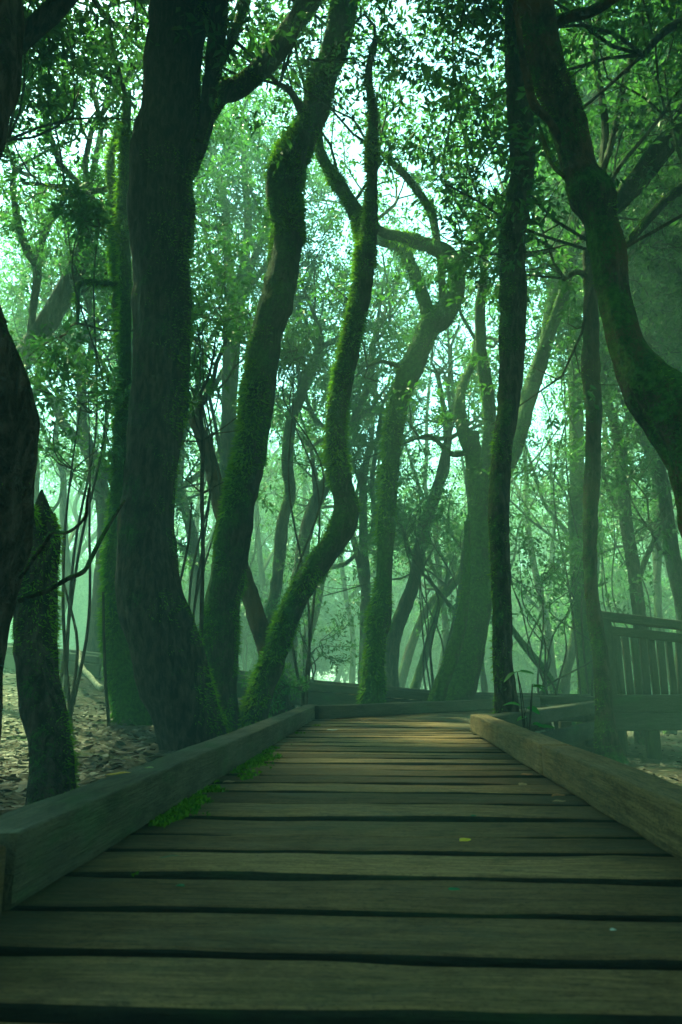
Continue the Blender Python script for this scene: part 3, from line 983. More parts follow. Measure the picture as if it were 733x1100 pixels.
tree('leaning_tree', 'grey trunk slanting up to the right above the left leaf litter', 9.7,
     [(94, 205, 12), (93, 230, 14), (92, 260, 17), (82, 290, 20), (68, 316, 21), (54, 340, 22), (38, 364, 23), (18, 392, 24), (-4, 420, 25), (-30, 470, 26), (-50, 540, 28), (-60, 640, 30), (-62, 720, 34)], 15,
     limbs=[[(60, 335, 4), (76, 324, 4), (92, 312, 3), (108, 300, 2)], [(30, 372, 6), (36, 330, 8), (40, 290, 9), (30, 270, 9), (20, 240, 7), (14, 205, 6), (16, 180, 5)], [(38, 285, 9), (46, 255, 8), (58, 232, 7), (72, 228, 5), (86, 232, 4)]],
     moss=0.30, fronds=300, frond_len=0.04, mask=0.3, crown=(5, 2.3, 6, 22), seg=16)
tree('forked_tree', 'hazy tree whose bent arm arches left in the yellow light', 13.2,
     [(79, 372, 9), (86, 395, 10), (88, 425, 11), (88, 455, 12), (92, 475, 16), (102, 500, 16), (110, 530, 16), (113, 570, 17), (110, 620, 17), (104, 670, 18), (98, 715, 22)], 16,
     limbs=[[(94, 480, 10), (82, 470, 11), (68, 456, 10), (60, 438, 9), (48, 420, 8), (30, 406, 7), (14, 398, 6)], [(98, 484, 9), (112, 500, 9), (122, 520, 9), (128, 540, 8)], [(88, 415, 6), (96, 395, 6), (98, 365, 5)]],
     moss=0.3, fronds=0, crown=(5, 2.2, 6, 22), seg=14)
tree('fan_tree', 'tall hazy tree with limbs fanning out from one fork left of centre', 13.5,
     [(256, 312, 14), (252, 335, 20), (249, 370, 19), (247, 420, 17), (245, 470, 17), (242, 530, 18), (240, 600, 19), (238, 680, 20), (236, 740, 24)], 17,
     limbs=[[(252, 325, 11), (247, 290, 11), (244, 255, 9), (243, 225, 8), (236, 190, 6)], [(256, 320, 12), (263, 280, 11), (267, 240, 9), (264, 200, 8), (262, 160, 6)],
            [(258, 318, 10), (272, 280, 8), (284, 250, 7), (290, 215, 6)], [(258, 325, 8), (272, 302, 7), (286, 285, 5), (292, 270, 4)], [(250, 330, 6), (236, 300, 6), (228, 280, 5), (220, 250, 4)]],
     moss=0.4, fronds=300, frond_len=0.05, mask=0.1, crown=(5, 2.0, 6, 22), seg=14, growfrom=False)
tree('slender_tree', 'wavy thin trunk in the mist right of the kinked mossy tree', 14.0,
     [(344, 372, 9), (334, 398, 11), (322, 428, 12), (312, 458, 12), (309, 500, 12), (312, 530, 12), (304, 560, 13), (300, 600, 13), (296, 635, 13), (288, 668, 14), (284, 720, 15), (284, 750, 18)], 18,
     limbs=[[(318, 440, 5), (322, 412, 5), (318, 380, 4)]], moss=0.45, fronds=500, frond_len=0.045, mask=0., crown=(5, 2.1, 6, 22), seg=12)
tree('forked_tree', 'misty leaning tree rising right behind the elbow of the S-curved trunk', 14.8,
     [(370, 470, 11), (352, 515, 13), (336, 546, 15), (327, 580, 15), (322, 610, 14), (314, 650, 14), (312, 700, 15), (312, 750, 18)], 19,
     limbs=[[(340, 540, 7), (337, 505, 5), (334, 480, 4)], [(364, 480, 8), (385, 440, 8), (398, 405, 8), (400, 370, 7)]], moss=0.35, crown=(5, 2.1, 6, 22), seg=12)
tree('slender_tree', 'thin misty trunk slanting left between the S-curved and the hooked tree', 16.5,
     [(378, 545, 7), (362, 585, 9), (347, 615, 10), (340, 650, 11), (330, 690, 11), (322, 735, 13)], 20,
     limbs=[[(350, 610, 6), (370, 606, 5), (386, 592, 4)]], moss=0.35, crown=(5, 1.9, 6, 22), seg=10)
tree('slender_tree', 'two-stemmed thin dark tree close left of the hooked tree', 15.5,
     [(398, 478, 7), (392, 505, 8), (390, 545, 9), (391, 590, 10), (393, 630, 11), (392, 670, 11), (391, 740, 14)], 21,
     limbs=[[(392, 640, 7), (385, 600, 7), (377, 570, 6), (372, 540, 5)], [(391, 600, 5), (402, 560, 5), (400, 520, 5), (406, 470, 5), (412, 430, 4)]], moss=0.3, crown=(5, 2.0, 6, 22), seg=10)
tree('slender_tree', 'knobbly misty trunk rising between the hooked tree and the broad double tree', 14.6,
     [(482, 470, 9), (474, 510, 11), (462, 550, 13), (452, 585, 14), (446, 620, 14), (434, 655, 17), (423, 684, 17), (420, 715, 16), (421, 745, 18)], 22,
     limbs=[[(470, 530, 7), (480, 500, 7), (478, 450, 6), (470, 400, 5)], [(432, 660, 6), (445, 632, 5), (454, 610, 4)]], moss=0.35, crown=(5, 2.1, 6, 22), seg=12)
tree('slender_tree', 'crooked thin mossy stem leaning left of the broad double tree', 16.0,
     [(500, 600, 6), (490, 625, 7), (472, 647, 8), (465, 672, 8), (458, 700, 9), (447, 735, 11)], 23,
     limbs=[[(468, 660, 4), (476, 640, 4), (482, 612, 3)]], moss=0.6, crown=(2, 1.3, 5, 16), seg=10)
tree('slender_tree', 'low bowed misty stem just left of the crooked thin mossy one', 18.0,
     [(480, 630, 7), (462, 650, 9), (450, 672, 9), (440, 700, 10), (430, 735, 12)], 24,
     moss=0.35, crown=(5, 1.8, 6, 22), seg=10)
tree('leaning_tree', 'bare bright mossy stem slanting right, low behind the far kerb', 13.2,
     [(545, 668, 5), (556, 684, 7), (575, 708, 8), (590, 728, 9), (600, 750, 11)], 25,
     moss=0.8, fronds=900, frond_len=0.04, mask=-0.2, crown=(1, 1.0, 5, 16), seg=10)
tree('slender_tree', 'dim trunk bending left behind the pale straight trunk', 15.0,
     [(634, 600, 7), (624, 640, 9), (616, 690, 10), (608, 725, 11), (605, 755, 13)], 26, moss=0.35, crown=(5, 2.1, 6, 22), seg=10)
tree('slender_tree', 'crooked dark trunk behind the railing, topped by a bare forked arm', 11.0,
     [(648, 400, 6), (652, 425, 8), (662, 462, 11), (667, 485, 13), (669, 520, 13), (673, 560, 13), (679, 600, 13), (684, 640, 13), (688, 675, 14), (690, 740, 18)], 27,
     limbs=[[(664, 466, 6), (680, 446, 5), (698, 430, 4), (712, 424, 3)], [(652, 428, 5), (664, 410, 5), (682, 402, 4), (700, 398, 3)], [(684, 630, 6), (694, 600, 6), (706, 575, 5), (718, 555, 4)], [(672, 560, 4), (655, 530, 4), (646, 500, 3)]],
     moss=0.35, warm=0.3, fronds=500, frond_len=0.03, mask=0.1, crown=(2, 1.6, 5, 18), seg=12)
tree('slender_tree', 'dark trunk behind the railing nearest the right edge', 10.6,
     [(698, 450, 8), (706, 485, 11), (713, 525, 13), (719, 570, 14), (724, 600, 15), (732, 635, 15), (740, 680, 17), (744, 740, 20)], 28,
     limbs=[[(722, 600, 4), (708, 590, 4), (700, 570, 3)]], moss=0.4, fronds=400, frond_len=0.03, mask=0.1, crown=(5, 2.2, 6, 22), seg=12)
tree('spreading_tree', 'dark thick limbs reaching in from a tree past the upper right edge', 6.8,
     [(900, 60, 24), (905, 160, 30), (895, 260, 34), (885, 380, 36), (880, 520, 38), (876, 660, 42), (872, 800, 52)], 29,
     limbs=[[(888, 330, 24), (840, 220, 22), (790, 160, 22), (750, 142, 23), (722, 150, 24), (704, 168, 24), (688, 190, 23), (672, 208, 22), (656, 226, 18), (640, 236, 12)],
            [(888, 300, 14), (830, 220, 12), (780, 180, 11), (733, 202, 11), (705, 226, 10), (684, 250, 9), (668, 268, 7)],
            [(790, 165, 6), (750, 190, 6), (728, 160, 4), (722, 130, 3)],
            [(900, 150, 14), (830, 60, 14), (770, 20, 12), (720, 30, 9), (690, 60, 7)]],
     moss=0.45, fronds=500, frond_len=0.03, mask=0.1, crown=(4, 2.0, 5, 22), seg=18)
tree('spreading_tree', 'tree past the upper left edge holding the dense leaf mass in that corner', 7.5,
     [(-80, -40, 24), (-90, 80, 28), (-95, 220, 30), (-100, 360, 32), (-105, 520, 34), (-110, 640, 38), (-112, 760, 46)], 30,
     limbs=[[(-92, 180, 16), (-50, 110, 14), (-10, 70, 11), (30, 45, 8), (55, 30, 6)], [(-84, 20, 14), (-30, -20, 12), (30, -30, 9), (80, -20, 7), (110, 10, 5)], [(-90, 240, 10), (-50, 190, 8), (-20, 160, 6), (10, 150, 5)]],
     moss=0.4, crown=(5, 1.9, 5, 24), seg=16)

# ------------------------------------------------------------------ background wood: a few grown kinds, each tree placed singly
def wild_tree(name, label, seed, height, rad, lean, forks, group, leaf=0.10, crown=(3, 2.0, 5, 14), fork_h=(0.35, 0.6)):
    r = np.random.default_rng(seed)
    root = thing(name, label, 'tree', (0, 0, 0), group)
    n = 9
    pts = []; p = np.zeros(3); dv = unit(np.array((lean[0], lean[1], 1.0)))
    pts.append(np.append(p - (0, 0, 0.35), rad * 1.5)); pts.append(np.append(p + (0, 0, 0.05), rad * 1.2))
    for i in range(n):
        dv = unit(dv + r.normal(0, 0.17, 3) * (1, 1, 0.2) + (0, 0, 0.10))
        p = p + dv * height / n
        pts.append(np.append(p, rad * (1 - 0.62 * (i + 1) / n)))
    T = np.array(pts)
    g = Geo()
    V, F, _ = tube(T, 10, 0.14, 0.12, 0.06, seed); g.add(V, F)
    tips = [T[-2:]]
    for k in range(forks):
        j = int(r.uniform(*fork_h) * n) + 1
        st = T[j].copy(); dd = unit(T[j + 1][:3] - T[j][:3])
        a = r.uniform(0, 6.28)
        dd = unit(dd + np.array((math.cos(a), math.sin(a), 0.1)) * r.uniform(0.5, 0.9))
        L = [np.append(st[:3], st[3] * 0.75)]
        q = st[:3].copy(); ln = height * r.uniform(0.35, 0.6)
        for i in range(6):
            dd = unit(dd + r.normal(0, 0.22, 3) + (0, 0, 0.16))
            q = q + dd * ln / 6
            L.append(np.append(q, st[3] * 0.72 * (1 - 0.65 * (i + 1) / 6)))
        L = np.array(L)
        V, F, _ = tube(L, 8, 0.14, 0.1, 0.05, seed + k); lg = Geo(); lg.add(V, F)
        link('limb', lg.mesh('limb', bark_material(0.38), True), root)
        tips += [L[-2:], L[-4:-2]]
    link('trunk', g.mesh('trunk', bark_material(0.38), True), root)
    c = Crown(seed + 5, leaf, 4)
    nb, lnn, nbr, nl = crown
    for tp in tips + [T[-4:-2]]:
        dv = unit(tp[1][:3] - tp[0][:3])
        for k in range(nb):
            s2 = unit(dv * 0.5 + r.normal(0, 0.8, 3) * (1, 1, 0.45) + (0, 0, 0.1))
            c.grow(tp[1][:3], s2, lnn * r.uniform(0.7, 1.2), max(0.012, min(0.05, tp[1][3] * 0.6)), 2, nbr, nl)
    c.parts(root)
    return root

G_BG = 'hazy trees of the wood behind the boardwalk'
KINDS = [
    ('misty_tree', 'slender wavy trunk fading into the green mist behind the boardwalk', 201, 8.5, 0.13, (0.10, 0.0), 3),
    ('misty_tree', 'hazy leaning trunk fading into the green mist behind the boardwalk', 202, 7.5, 0.12, (-0.28, 0.05), 3),
    ('misty_tree', 'stout hazy trunk forking low in the green mist behind the boardwalk', 203, 9.0, 0.19, (0.05, 0.1), 4),
    ('misty_tree', 'thin hazy trunk fading into the green mist behind the boardwalk', 204, 6.6, 0.08, (0.25, 0.0), 2),
    ('misty_tree', 'tall hazy trunk with a high crown in the green mist behind the boardwalk', 205, 10.5, 0.17, (-0.08, -0.05), 4),
]
protos = [wild_tree(*k, G_BG) for k in KINDS]
winding = wild_tree('winding_tree', 'thin winding bare trunk standing in the mist', 241, 6.5, 0.085, (0.2, 0.05), 2, 'thin winding trunks in the mist', 0.09, (1, 1.3, 4, 14), (0.3, 0.6))
bush = wild_tree('understorey_bush', 'low misty bush of leafy stems among the far trees', 221, 1.6, 0.03, (0.1, 0.1), 4, 'misty bushes under the far trees', 0.10, (4, 1.1, 6, 16), (0.05, 0.5))
shade_tree = wild_tree('added_shade_tree', 'tall broad crowned tree added to shade the near boardwalk', 231, 9.5, 0.2, (0.0, 0.0), 6, 'broad trees added to shade the near boardwalk', 0.11, (6, 2.5, 6, 20), (0.45, 0.8))  # added trees, mostly out of view, blocking light from near haze and trunks
def place_background():
    r = np.random.default_rng(77)
    spots = list(TREE_SPOTS)
    used = set()
    n = 0; tries = 0
    def clear_of_walk(x, y):
        for i in range(4):
            a, b = CW[i][:2], CW[i + 1][:2]
            m = (a + b) / 2 + back[:2] / 2
            q = np.array((x, y)); ab = b - a
            t = np.clip(np.dot(q - a - back[:2] / 2, ab) / np.dot(ab, ab), 0, 1)
            if np.linalg.norm(a + back[:2] / 2 + ab * t - q) < 1.2: return False
        return True
    bands = [(13.5, 18, 10, 1.8), (18, 27, 11, 2.4), (27, 42, 34, 2.2)]
    k = 0
    while k < 48:
        y = r.uniform(13, 31); x = r.uniform(-0.46, 0.46) * y
        if not clear_of_walk(x, y) or any((x - a) ** 2 + (y - b) ** 2 < 1.2 for a, b in spots): continue
        o = winding if k == 0 else copy_tree(winding)
        o.location = (x, y, float(gz(x, y)) - 0.02); o.rotation_euler = (0, 0, r.uniform(0, 6.28))
        q = r.uniform(0.8, 1.3); o.scale = (q, q, q * r.uniform(.95, 1.3))
        spots.append((x, y)); k += 1
    for (y0, y1, cnt, gap) in bands:
        k = 0; tries = 0
        while k < cnt and tries < 4000:
            tries += 1
            y = r.uniform(y0, y1)
            x = r.uniform(-0.52, 0.52) * y + r.uniform(-1, 1)
            if not clear_of_walk(x, y): continue
            if y > 14 and -0.6 < x / y < -0.2 and r.random() < 0.85: continue
            if any((x - a) ** 2 + (y - b) ** 2 < gap ** 2 for a, b in spots): continue
            i = int(r.choice(5, p=[.24, .22, .16, .2, .18] if y0 > 14 else [.2, .1, .3, 0, .4]))
            o = protos[i] if i not in used else copy_tree(protos[i])
            used.add(i)
            s = r.uniform(0.85, 1.2)
            o.location = (x, y, float(gz(x, y)) - 0.02)
            o.rotation_euler = (0, 0, r.uniform(0, 6.28))
            o.scale = (s, s, s * r.uniform(0.95, 1.08))
            spots.append((x, y)); k += 1
    for k in range(110):                                     # low growth that closes the view under the far crowns
        y = r.uniform(23, 31) if k < 14 else r.uniform(31, 47); x = r.uniform(-0.55, 0.55) * y
        if not clear_of_walk(x, y) or (y < 32 and x / y < -.25): continue
        o = bush if k == 0 else copy_tree(bush)
        o.location = (x, y, float(gz(x, y)) - 0.02); o.rotation_euler = (0, 0, r.uniform(0, 6.28))
        q = r.uniform(.8, 1.5) if k < 14 else r.uniform(1.1, 2.2); o.scale = (q * r.uniform(.9, 1.3), q, q)
    for (x, y) in ((-2.6, -1.5), (2.4, -2.2), (-5.5, 1.0), (5.0, 1.5), (-4.5, -5), (4.8, -5.5), (0.5, -6.5), (6.6, 4.6), (-6.5, 4.0), (5.2, 6.2), (-5.6, 6.6), (-4.0, 3.2), (-3.6, 1.5), (0.4, -2.8), (-9, -1), (-8, -7), (-3, -10), (2.5, -11), (8, -7), (9, -2), (-12, 3), (11.5, 3.5), (-7.5, 1.6), (7.6, 1.0), (6.3, 9.6), (8.2, 12.4), (7.4, 15.0)):
        o = shade_tree if x == -2.6 else copy_tree(shade_tree)
        o.location = (x, y, float(gz(x, y)) - 0.02); o.rotation_euler = (0, 0, r.uniform(0, 6.28))
    for (px, dd, q) in ((262, 21, 1.3), (245, 24, 1.6), (665, 20, 1.5), (600, 24, 1.5), (560, 27, 1.6), (700, 24, 1.7)):
        p = at(px, 720, dd); o = copy_tree(bush)
        o.location = (p[0], p[1], float(gz(p[0], p[1])) - .02); o.rotation_euler = (0, 0, r.uniform(0, 6.28)); o.scale = (q, q, q)
    # flanks, so a step to the side still finds the wood
    for (x, y) in ((-7.5, 5), (-9, 9), (8.5, 7), (9.5, 11), (10.5, 14), (12, 18)):
        i = int(r.choice(5)); o = copy_tree(protos[i])
        o.location = (x, y, float(gz(x, y)) - 0.02); o.rotation_euler = (0, 0, r.uniform(0, 6.28))
place_background()

# ------------------------------------------------------------------ understorey shrubs and saplings
def shrub(name, label, px, py, d, h, spread, seed, group=None, stems=5, mat=None, leaf=0.075, crown=(5, 16)):
    """py: where the leaf mass centre is seen; stems rise from the soil below it"""
    p = at(px, py, d)
    g0 = float(gz(p[0], p[1]))
    base = np.array((p[0], p[1], g0))
    root = thing(name, label, 'shrub', tuple(base), group)
    r = np.random.default_rng(seed)
    c = Crown(seed, leaf)
    sg = Geo()
    for k in range(stems):
        a = r.uniform(0, 6.28)
        tipp = np.array((p[0] + math.cos(a) * spread * r.uniform(.2, .7), p[1] + math.sin(a) * spread * r.uniform(.2, .7), p[2] + r.uniform(-.4, .4) * h))
        hh = tipp[2] - base[2]
        side = r.normal(0, .16, (3, 3)) * (1, 1, .2) * min(1.6, .4 + hh * .5)
        lean = base + (tipp - base) * (1, 1, 0) * .1
        P = np.array([np.append(base + r.normal(0, .06, 3) * (1, 1, 0) - (0, 0, .1), .020), np.append(lean + (0, 0, hh * .3) + side[0] * .6, .016), np.append(lean + (tipp - lean) * (.35, .35, .6) + side[1], .012),
                      np.append(lean + (tipp - lean) * (.7, .7, .85) + side[2] * .6, .010), np.append(tipp, .006)])
        V, F, _ = tube(P, 6, 0.12, 0.05, 0, seed); sg.add(V, F)
        for q in range(5 if stems < 4 else 3):
            c.grow(tipp, unit(r.normal(0, 1, 3) + (0, 0, .2)), spread * r.uniform(.8, 1.2), .008, 1, crown[0], crown[1])
    link('stems', sg.mesh('stems', M_TWIG, True, base), root)
    c.parts(root, mat or M_LEAFB, base)
    return root

G_SH = 'leafy understorey shrubs'
shrub('understorey_shrub', 'dark leafy bush hanging between the left snag and the thickest trunk', 98, 462, 7.2, 1.0, 0.75, 301, G_SH, 3, M_LEAF, 0.085, (6, 16))
shrub('understorey_shrub', 'leafy bush seen between the thickest trunk and the kinked mossy tree', 222, 400, 8.8, 1.8, 0.75, 302, G_SH, 3, M_LEAF, 0.085)
shrub('understorey_shrub', 'round leafy bush low between the hooked tree and the broad double tree', 462, 562, 13.4, 0.9, 0.85, 303, G_SH, 7, None, 0.09)
shrub('understorey_shrub', 'bright leafy bush between the lichen trunk and the pale straight trunk', 588, 640, 11.2, 1.0, 0.9, 304, G_SH, 8, None, 0.085)
shrub('understorey_shrub', 'bright sprig bush up beside the twin limbs of the broad double tree', 604, 362, 11.6, 0.5, 0.4, 305, G_SH, 3, None, 0.085)
shrub('understorey_shrub', 'low dim bush under the railing side behind the thin dark tree', 665, 560, 12.5, 1.0, 0.9, 306, G_SH, 6, None, 0.09)
shrub('understorey_shrub', 'small leafy bush right of the kinked mossy tree at head height', 330, 395, 9.5, 0.6, 0.35, 307, G_SH, 3, M_LEAF, 0.08)
shrub('understorey_shrub', 'low leafy bush behind the cross walk at the foot of the S-curved trunk', 332, 680, 13.0, 0.7, 0.7, 308, G_SH, 6, None, 0.085)
shrub('understorey_shrub', 'small ferny bush at the foot of the slanting pale brown trunk', 300, 735, 9.2, 0.3, 0.3, 309, G_SH, 5, None, 0.06)
shrub('understorey_shrub', 'small leafy twig bush high beside the dead upright prong', 108, 238, 7.6, 0.3, 0.3, 310, G_SH, 2, M_LEAF, 0.085)

def sapling():
    d = 7.0
    foot = at(217, 700, d); g0 = float(gz(foot[0], foot[1])); base = np.array((foot[0], foot[1], g0))
    root = thing('sapling', 'bare pole sapling with spokes of twigs left of the kinked mossy tree', 'sapling', tuple(base))
    def pt(px, py, wd, dy=0): p = at(px, py, d + dy); return np.append(p, .5 * wd * mpp(p))
    g = Geo()
    P = np.array([np.append(base - (0, 0, .1), .02), pt(217, 650, 4.5), pt(218, 590, 4.5), pt(217, 530, 4.5), pt(218, 475, 4.5), pt(215, 428, 4), pt(224, 405, 3), pt(229, 385, 2.4), pt(232, 360, 1.6)])
    V, F, _ = tube(P, 8, .05, .1, .03, 3); g.add(V, F)
    link('stem', g.mesh('stem', bark_material(.25), True, base), root)
    tw = Geo()
    spokes = [[(217, 474), (205, 466), (194, 452)], [(217, 474), (202, 474), (190, 473)], [(217, 472), (236, 462), (255, 448)], [(217, 473), (232, 466), (246, 464), (258, 462)], [(217, 470), (210, 452), (206, 432)],
              [(218, 468), (229, 448), (236, 420)], [(218, 530), (228, 524), (240, 518)], [(217, 530), (206, 520), (196, 512)], [(216, 440), (208, 424), (200, 410)]]
    for k, s in enumerate(spokes):
        P = np.array([pt(x, y, 2.2 - .5 * i, (.25 * (k % 3 - 1)) * i * .5) for i, (x, y) in enumerate(s)])
        V, F, _ = tube(P, 5, .06, 0, 0); tw.add(V, F)
    link('twigs', tw.mesh('twigs', bark_material(.25), True, base), root)
    c = Crown(44, .085)
    for (x, y) in ((232, 360), (226, 380), (200, 410), (194, 452), (206, 432)):
        p = at(x, y, d); c.grow(p, unit(np.array((rng.normal(), rng.normal(), .2))), .35, .004, 1, 4, 9)
    c.parts(root, M_LEAF, base)
sapling()

def stem(name, label, cat, pts, d, seed, moss=.2, mat=None):
    P = []
    for (px, py, wd) in pts[::-1]:
        p = at(px, py, d); P.append(np.append(p, .5 * wd * mpp(p)))
    P = np.array(P)
    g0 = float(gz(P[0, 0], P[0, 1]))
    f = P[0].copy(); f[2] = g0 - .12
    if P[0, 2] > g0: P = np.vstack([f, P])
    base = np.array((P[0, 0], P[0, 1], g0))
    g = Geo(); V, F, _ = tube(P, 8, .04, .12, .03, seed); g.add(V, F)
    o = link(name, g.mesh(name, mat or bark_material(moss), True, base), None, tuple(base))
    tag(o, label, cat)
stem('dead_stem', 'thin dark bare stick standing upright in the leaf litter', 'stick', [(111, 636, 2.6), (112, 690, 3.2), (114, 740, 3.6), (117, 776, 4)], 7.6, 4)
stem('dead_stem', 'thin hanging bare stem between the two big left trunks', 'stick', [(206, 540, 2), (203, 580, 2.4), (197, 610, 2.6), (192, 640, 3), (194, 700, 3.2)], 7.2, 5)

def fallen_branch():
    P = []
    for (px, py, wd) in ((85, 700, 5), (88, 716, 5), (96, 726, 6), (104, 735, 6), (110, 740, 7)):
        p = at(px, py, 10.3 - (py - 700) * .02); P.append(np.append(p, .5 * wd * mpp(p)))
    P = np.array(P); 
    dz = float(gz(P[-1, 0], P[-1, 1])) + .03 - P[-1, 2]
    base = np.array((P[-1, 0], P[-1, 1], float(gz(P[-1, 0], P[-1, 1]))))
    g = Geo(); V, F, _ = tube(P, 8, .05, .15, .05, 3); g.add(V, F)
    Q = P[2:].copy(); 
    n = N("pale_dead_wood"); v = n.coords()
    a = n.noise(v, 20, 5, .7)
    m = n.done(n.bsdf(n.mix(n.ramp(a, .3, .7), (.14, .13, .09), (.34, .32, .24)), .85, n.bump(a, .7, .02)))
    o = link('fallen_branch', g.mesh('fallen_branch', m, True, base), None, tuple(base))
    tag(o, 'pale dead branch propped against the far left timber walk', 'branch')
fallen_branch()

# climbing young plant beside the lichen trunk
def broad_leaf(L, W, seed, curl=.2):
    """one oval leaf in its own axes: x along, z up"""
    n = 9; m = 5
    t = np.linspace(0, 1, n); s = np.linspace(-1, 1, m)
    wd = np.sin(np.clip(t, 0, 1) ** .8 * math.pi) ** .75 * W / 2
    V = []
    for i in range(n):
        for j in range(m):
            V.append((t[i] * L, s[j] * wd[i], abs(s[j]) * wd[i] * .35 - curl * L * t[i] ** 2 + .02 * L * math.sin(7 * t[i] + seed)))
    V = np.array(V)
    F = [[i * m + j, (i + 1) * m + j, (i + 1) * m + j + 1, i * m + j + 1] for i in range(n - 1) for j in range(m - 1)]
    return V, np.array(F)

def young_plant():
    d = 5.45
    foot = at(566, 800, d); g0 = float(gz(foot[0], foot[1])); base = np.array((foot[0], foot[1], g0))
    root = thing('young_plant', 'bright broad leaved young plant climbing by the lichen trunk at the kerb', 'plant', tuple(base))
    g = Geo(); lg = Geo(); r = np.random.default_rng(9)
    spec = [((556, 722), (548, 738, 17, -160)), ((556, 722), (562, 728, 16, -40)), ((572, 735), (568, 733, 14, 10)), ((572, 738), (578, 738, 13, -30)), ((560, 758), (556, 758, 16, 175)), ((566, 760), (562, 757, 14, 20)),
            ((572, 778), (570, 772, 12, -20)), ((578, 782), (576, 784, 15, -5)), ((566, 770), (562, 768, 12, -150))]
    for k, ((x, y), (lx, ly, L, ang)) in enumerate(spec):
        P = np.array([np.append(base + r.normal(0, .02, 3) * (1, 1, 0), .005), np.append(at((566 + x) / 2 + r.normal(0, 3), (800 + y) / 2, d), .004), np.append(at(x, y, d), .003)])
        V, F, _ = tube(P, 6, .03, 0, 0); g.add(V, F)
        p = at(x, y, d + r.uniform(-.04, .04)); Lm = L * mpp(p) * 1.2
        V, F = broad_leaf(Lm, Lm * .55, k)
        M = Matrix.Rotation(R(r.uniform(-40, 10)), 3, 'X')
        az_ = R(-ang + r.uniform(-15, 15))
        Mz = Matrix.Rotation(az_ * .999, 3, 'Y') if False else Matrix.Rotation(R(ang if abs(ang) > 90 else ang), 3, 'Z')
        A = np.array(Mz @ Matrix.Rotation(R(r.uniform(-15, 25)), 3, 'Y') @ M)
        V = (A @ V.T).T + p
        c = r.uniform(.5, 1)
        lg.add(V, [F], (c, c, c))
    link('stems', g.mesh('stems', M_TWIG, True, base), root)
    link('leaves', lg.mesh('leaves', leaf_material("fresh_leaf", (.03, .10, .02), (.07, .20, .035), .4), True, base), root)
young_plant()

# ------------------------------------------------------------------ leaf litter
def litter():
    r = np.random.default_rng(5)
    n = 42000
    y = 1.0 + 13.5 * r.random(n) ** 1.25
    x = r.uniform(-1, 1, n) * (1.2 + y * 0.62)
    loc = np.stack([x * ci - y * si, x * si + y * ci], -1)
    inwalk = (np.abs(loc[:, 0]) < 0.74) & (loc[:, 1] < 7.3)
    legw = (x > -0.4) & (x < 3.2) & (y > 6.6) & (y > 6 + (x) * .9) & (y < 9.4)
    ok = ~inwalk & ~legw & ((x < 0.2) | (r.random(n) < .6))
    x, y = x[ok], y[ok]; n = len(x)
    z = gz(x, y) + r.uniform(0.004, 0.035, n)
    B = np.stack([x, y, z], -1)
    a = r.uniform(0, 6.283, n)
    D = np.stack([np.cos(a), np.sin(a), r.normal(0.05, .22, n)], -1)
    Nn = np.stack([r.normal(0, .4, n), r.normal(0, .4, n), np.ones(n)], -1)
    L = r.uniform(.05, .115, n)
    V, F = leaf_quads(B, D, Nn, L, L * r.uniform(.3, .5, n), r.uniform(-.3, .35))
    pal = np.array([(.17, .14, .10), (.12, .085, .05), (.22, .19, .14), (.07, .05, .033), (.14, .10, .05), (.30, .27, .21), (.06, .075, .035)])
    c = pal[r.choice(len(pal), n, p=[.24, .2, .16, .17, .1, .06, .07])] * r.uniform(.16, .42, n)[:, None]
    o = link('leaf_litter', mesh('leaf_litter', V, F, M_LITTER, False, np.repeat(c, 4, 0)))
    tag(o, kind='stuff')
litter()

# moss cushions on the deck's left edge
def deck_moss():
    r = np.random.default_rng(15)
    P, C = [], []
    n = 9000
    y = r.uniform(1.5, 7.0, n)
    x = -0.60 + np.abs(r.normal(0, .05, n))
    q = vnoise(np.stack([x * 3, y * 2.2, y * 0], -1), 4) + .5 * vnoise(np.stack([x * 14, y * 14, y * 0], -1), 6)
    dens = np.exp(-((y - 1.95) / .55) ** 2) * .9
    ok = (q > .42 - dens * .75 - .1) & (x < -.46)
    x, y, q = x[ok], y[ok], q[ok]; n = len(x)
    p = np.stack([x, y, np.full(n, 0.002)], -1)
    d = np.stack([r.normal(0, .6, n), r.normal(0, .6, n), np.full(n, .8)], -1); d /= np.linalg.norm(d, axis=1)[:, None]
    L = r.uniform(.006, .016, n)
    s = np.cross(d, r.normal(0, 1, (n, 3))); s /= np.linalg.norm(s, axis=1)[:, None]
    w = (L * .5)[:, None]
    V = np.stack([p - s * w, p + s * w, p + d * L[:, None]], 1).reshape(-1, 3)
    i = np.arange(n)[:, None] * 3
    c = np.repeat(np.clip(.4 + r.uniform(-.3, .4, n), 0, 1), 3)
    link('moss', mesh('moss', V, [np.hstack([i, i + 1, i + 2])], M_MOSS, False, np.stack([c, c, c], -1)), BW)['kind'] = 'stuff'
deck_moss()

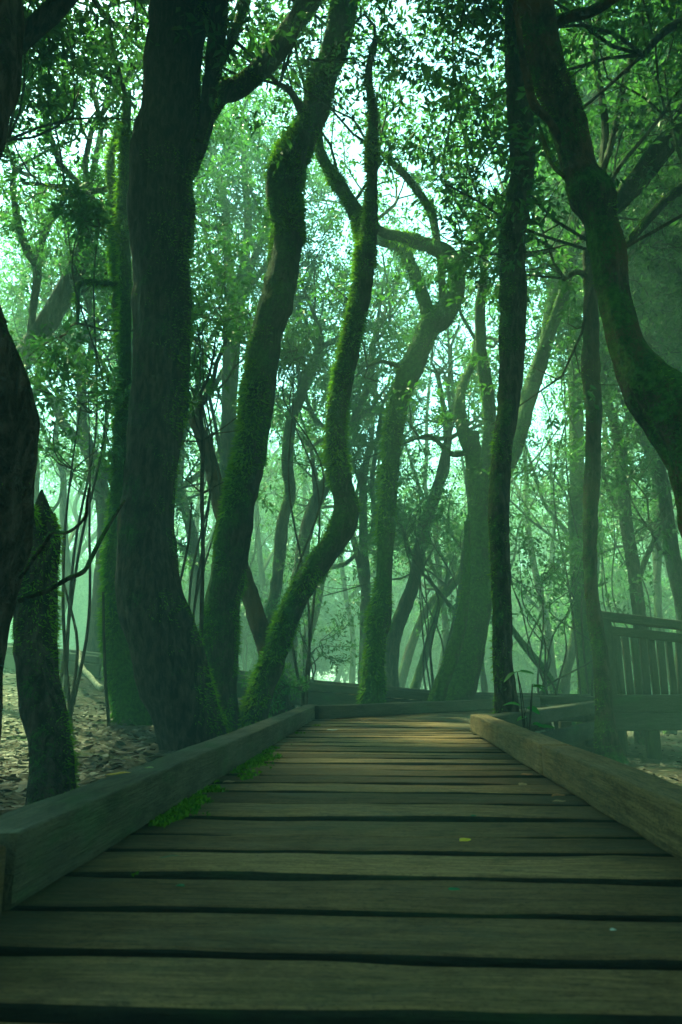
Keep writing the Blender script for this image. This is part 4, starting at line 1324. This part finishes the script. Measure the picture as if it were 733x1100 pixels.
# ------------------------------------------------------------------ single fallen leaves
_lm = {}
def plain_leaf(col):
    if col not in _lm:
        n = N("fallen_leaf"); v = n.coords()
        a = n.noise(v, 60, 4, .7)
        c = n.mix(n.ramp(a, .35, .75), tuple(.65 * q for q in col), col)
        _lm[col] = n.done(n.bsdf(c, .55, n.bump(a, .4, .003), .4))
    return _lm[col]
def fallen(label, px, py, L, ang, col, z=0.003, wr=.55, seed=0, tilt=6):
    p = deckpt(px, py, z)
    V, F = broad_leaf(L, L * wr, seed, -.12)
    V[:, 0] -= L / 2
    V[:, 2] -= V[:, 2].min()
    me = mesh('fallen_leaf', V, [F], plain_leaf(col), True)
    o = link('fallen_leaf', me, None, (p[0], p[1], z + .001))
    o.rotation_euler = (R(tilt), R(3), R(ang))
    m = o.modifiers.new("thickness", 'SOLIDIFY'); m.thickness = .0006
    tag(o, label, 'leaf')
YEL, BRN, TAN, GRN, PAL = (.85, .62, .05), (.30, .15, .05), (.36, .26, .14), (.03, .16, .05), (.55, .56, .50)
fallen('bright yellow leaf lying alone on the middle of the planks', 500, 904, .030, 20, YEL, wr=.75, seed=1)
fallen('small green leaf on the planks below the yellow leaf', 488, 957, .024, -30, GRN, seed=2)
fallen('long yellow leaf on top of the left kerb', 127, 833, .062, 12, (.50, .32, .05), .121, .25, 3)
fallen('short dull leaf on the left kerb beside the long yellow one', 160, 826, .032, -20, (.22, .26, .08), .121, .5, 4)
fallen('orange brown leaf against the foot of the right kerb', 600, 856, .046, 5, BRN, wr=.5, seed=5)
fallen('tan leaf just below the orange brown leaf by the right kerb', 601, 862, .040, -8, TAN, wr=.45, seed=6)
fallen('rusty leaf farthest along the foot of the right kerb', 566, 833, .046, -15, BRN, wr=.5, seed=7)
fallen('pale tan leaf between the two brown leaves by the right kerb', 562, 844, .036, 30, TAN, wr=.8, seed=8)
fallen('small green leaf on the planks near the left moss strip', 194, 953, .022, -40, GRN, seed=9)
fallen('thin pale leaf blade on the planks beside the left moss', 182, 922, .042, 15, (.20, .22, .12), wr=.2, seed=10)
fallen('tiny white petal on the right of the nearest planks', 659, 1000, .010, 0, PAL, wr=.7, seed=11)
fallen('pale leaf by the left kerb foot halfway along the walk', 246, 841, .045, -5, TAN, wr=.45, seed=12)
fallen('bleached leaf at the far left corner of the planks', 357, 785, .085, 5, PAL, wr=.3, seed=13)
fallen('green leaf scrap on the planks right of the yellow leaf', 509, 877, .018, 10, GRN, seed=14)
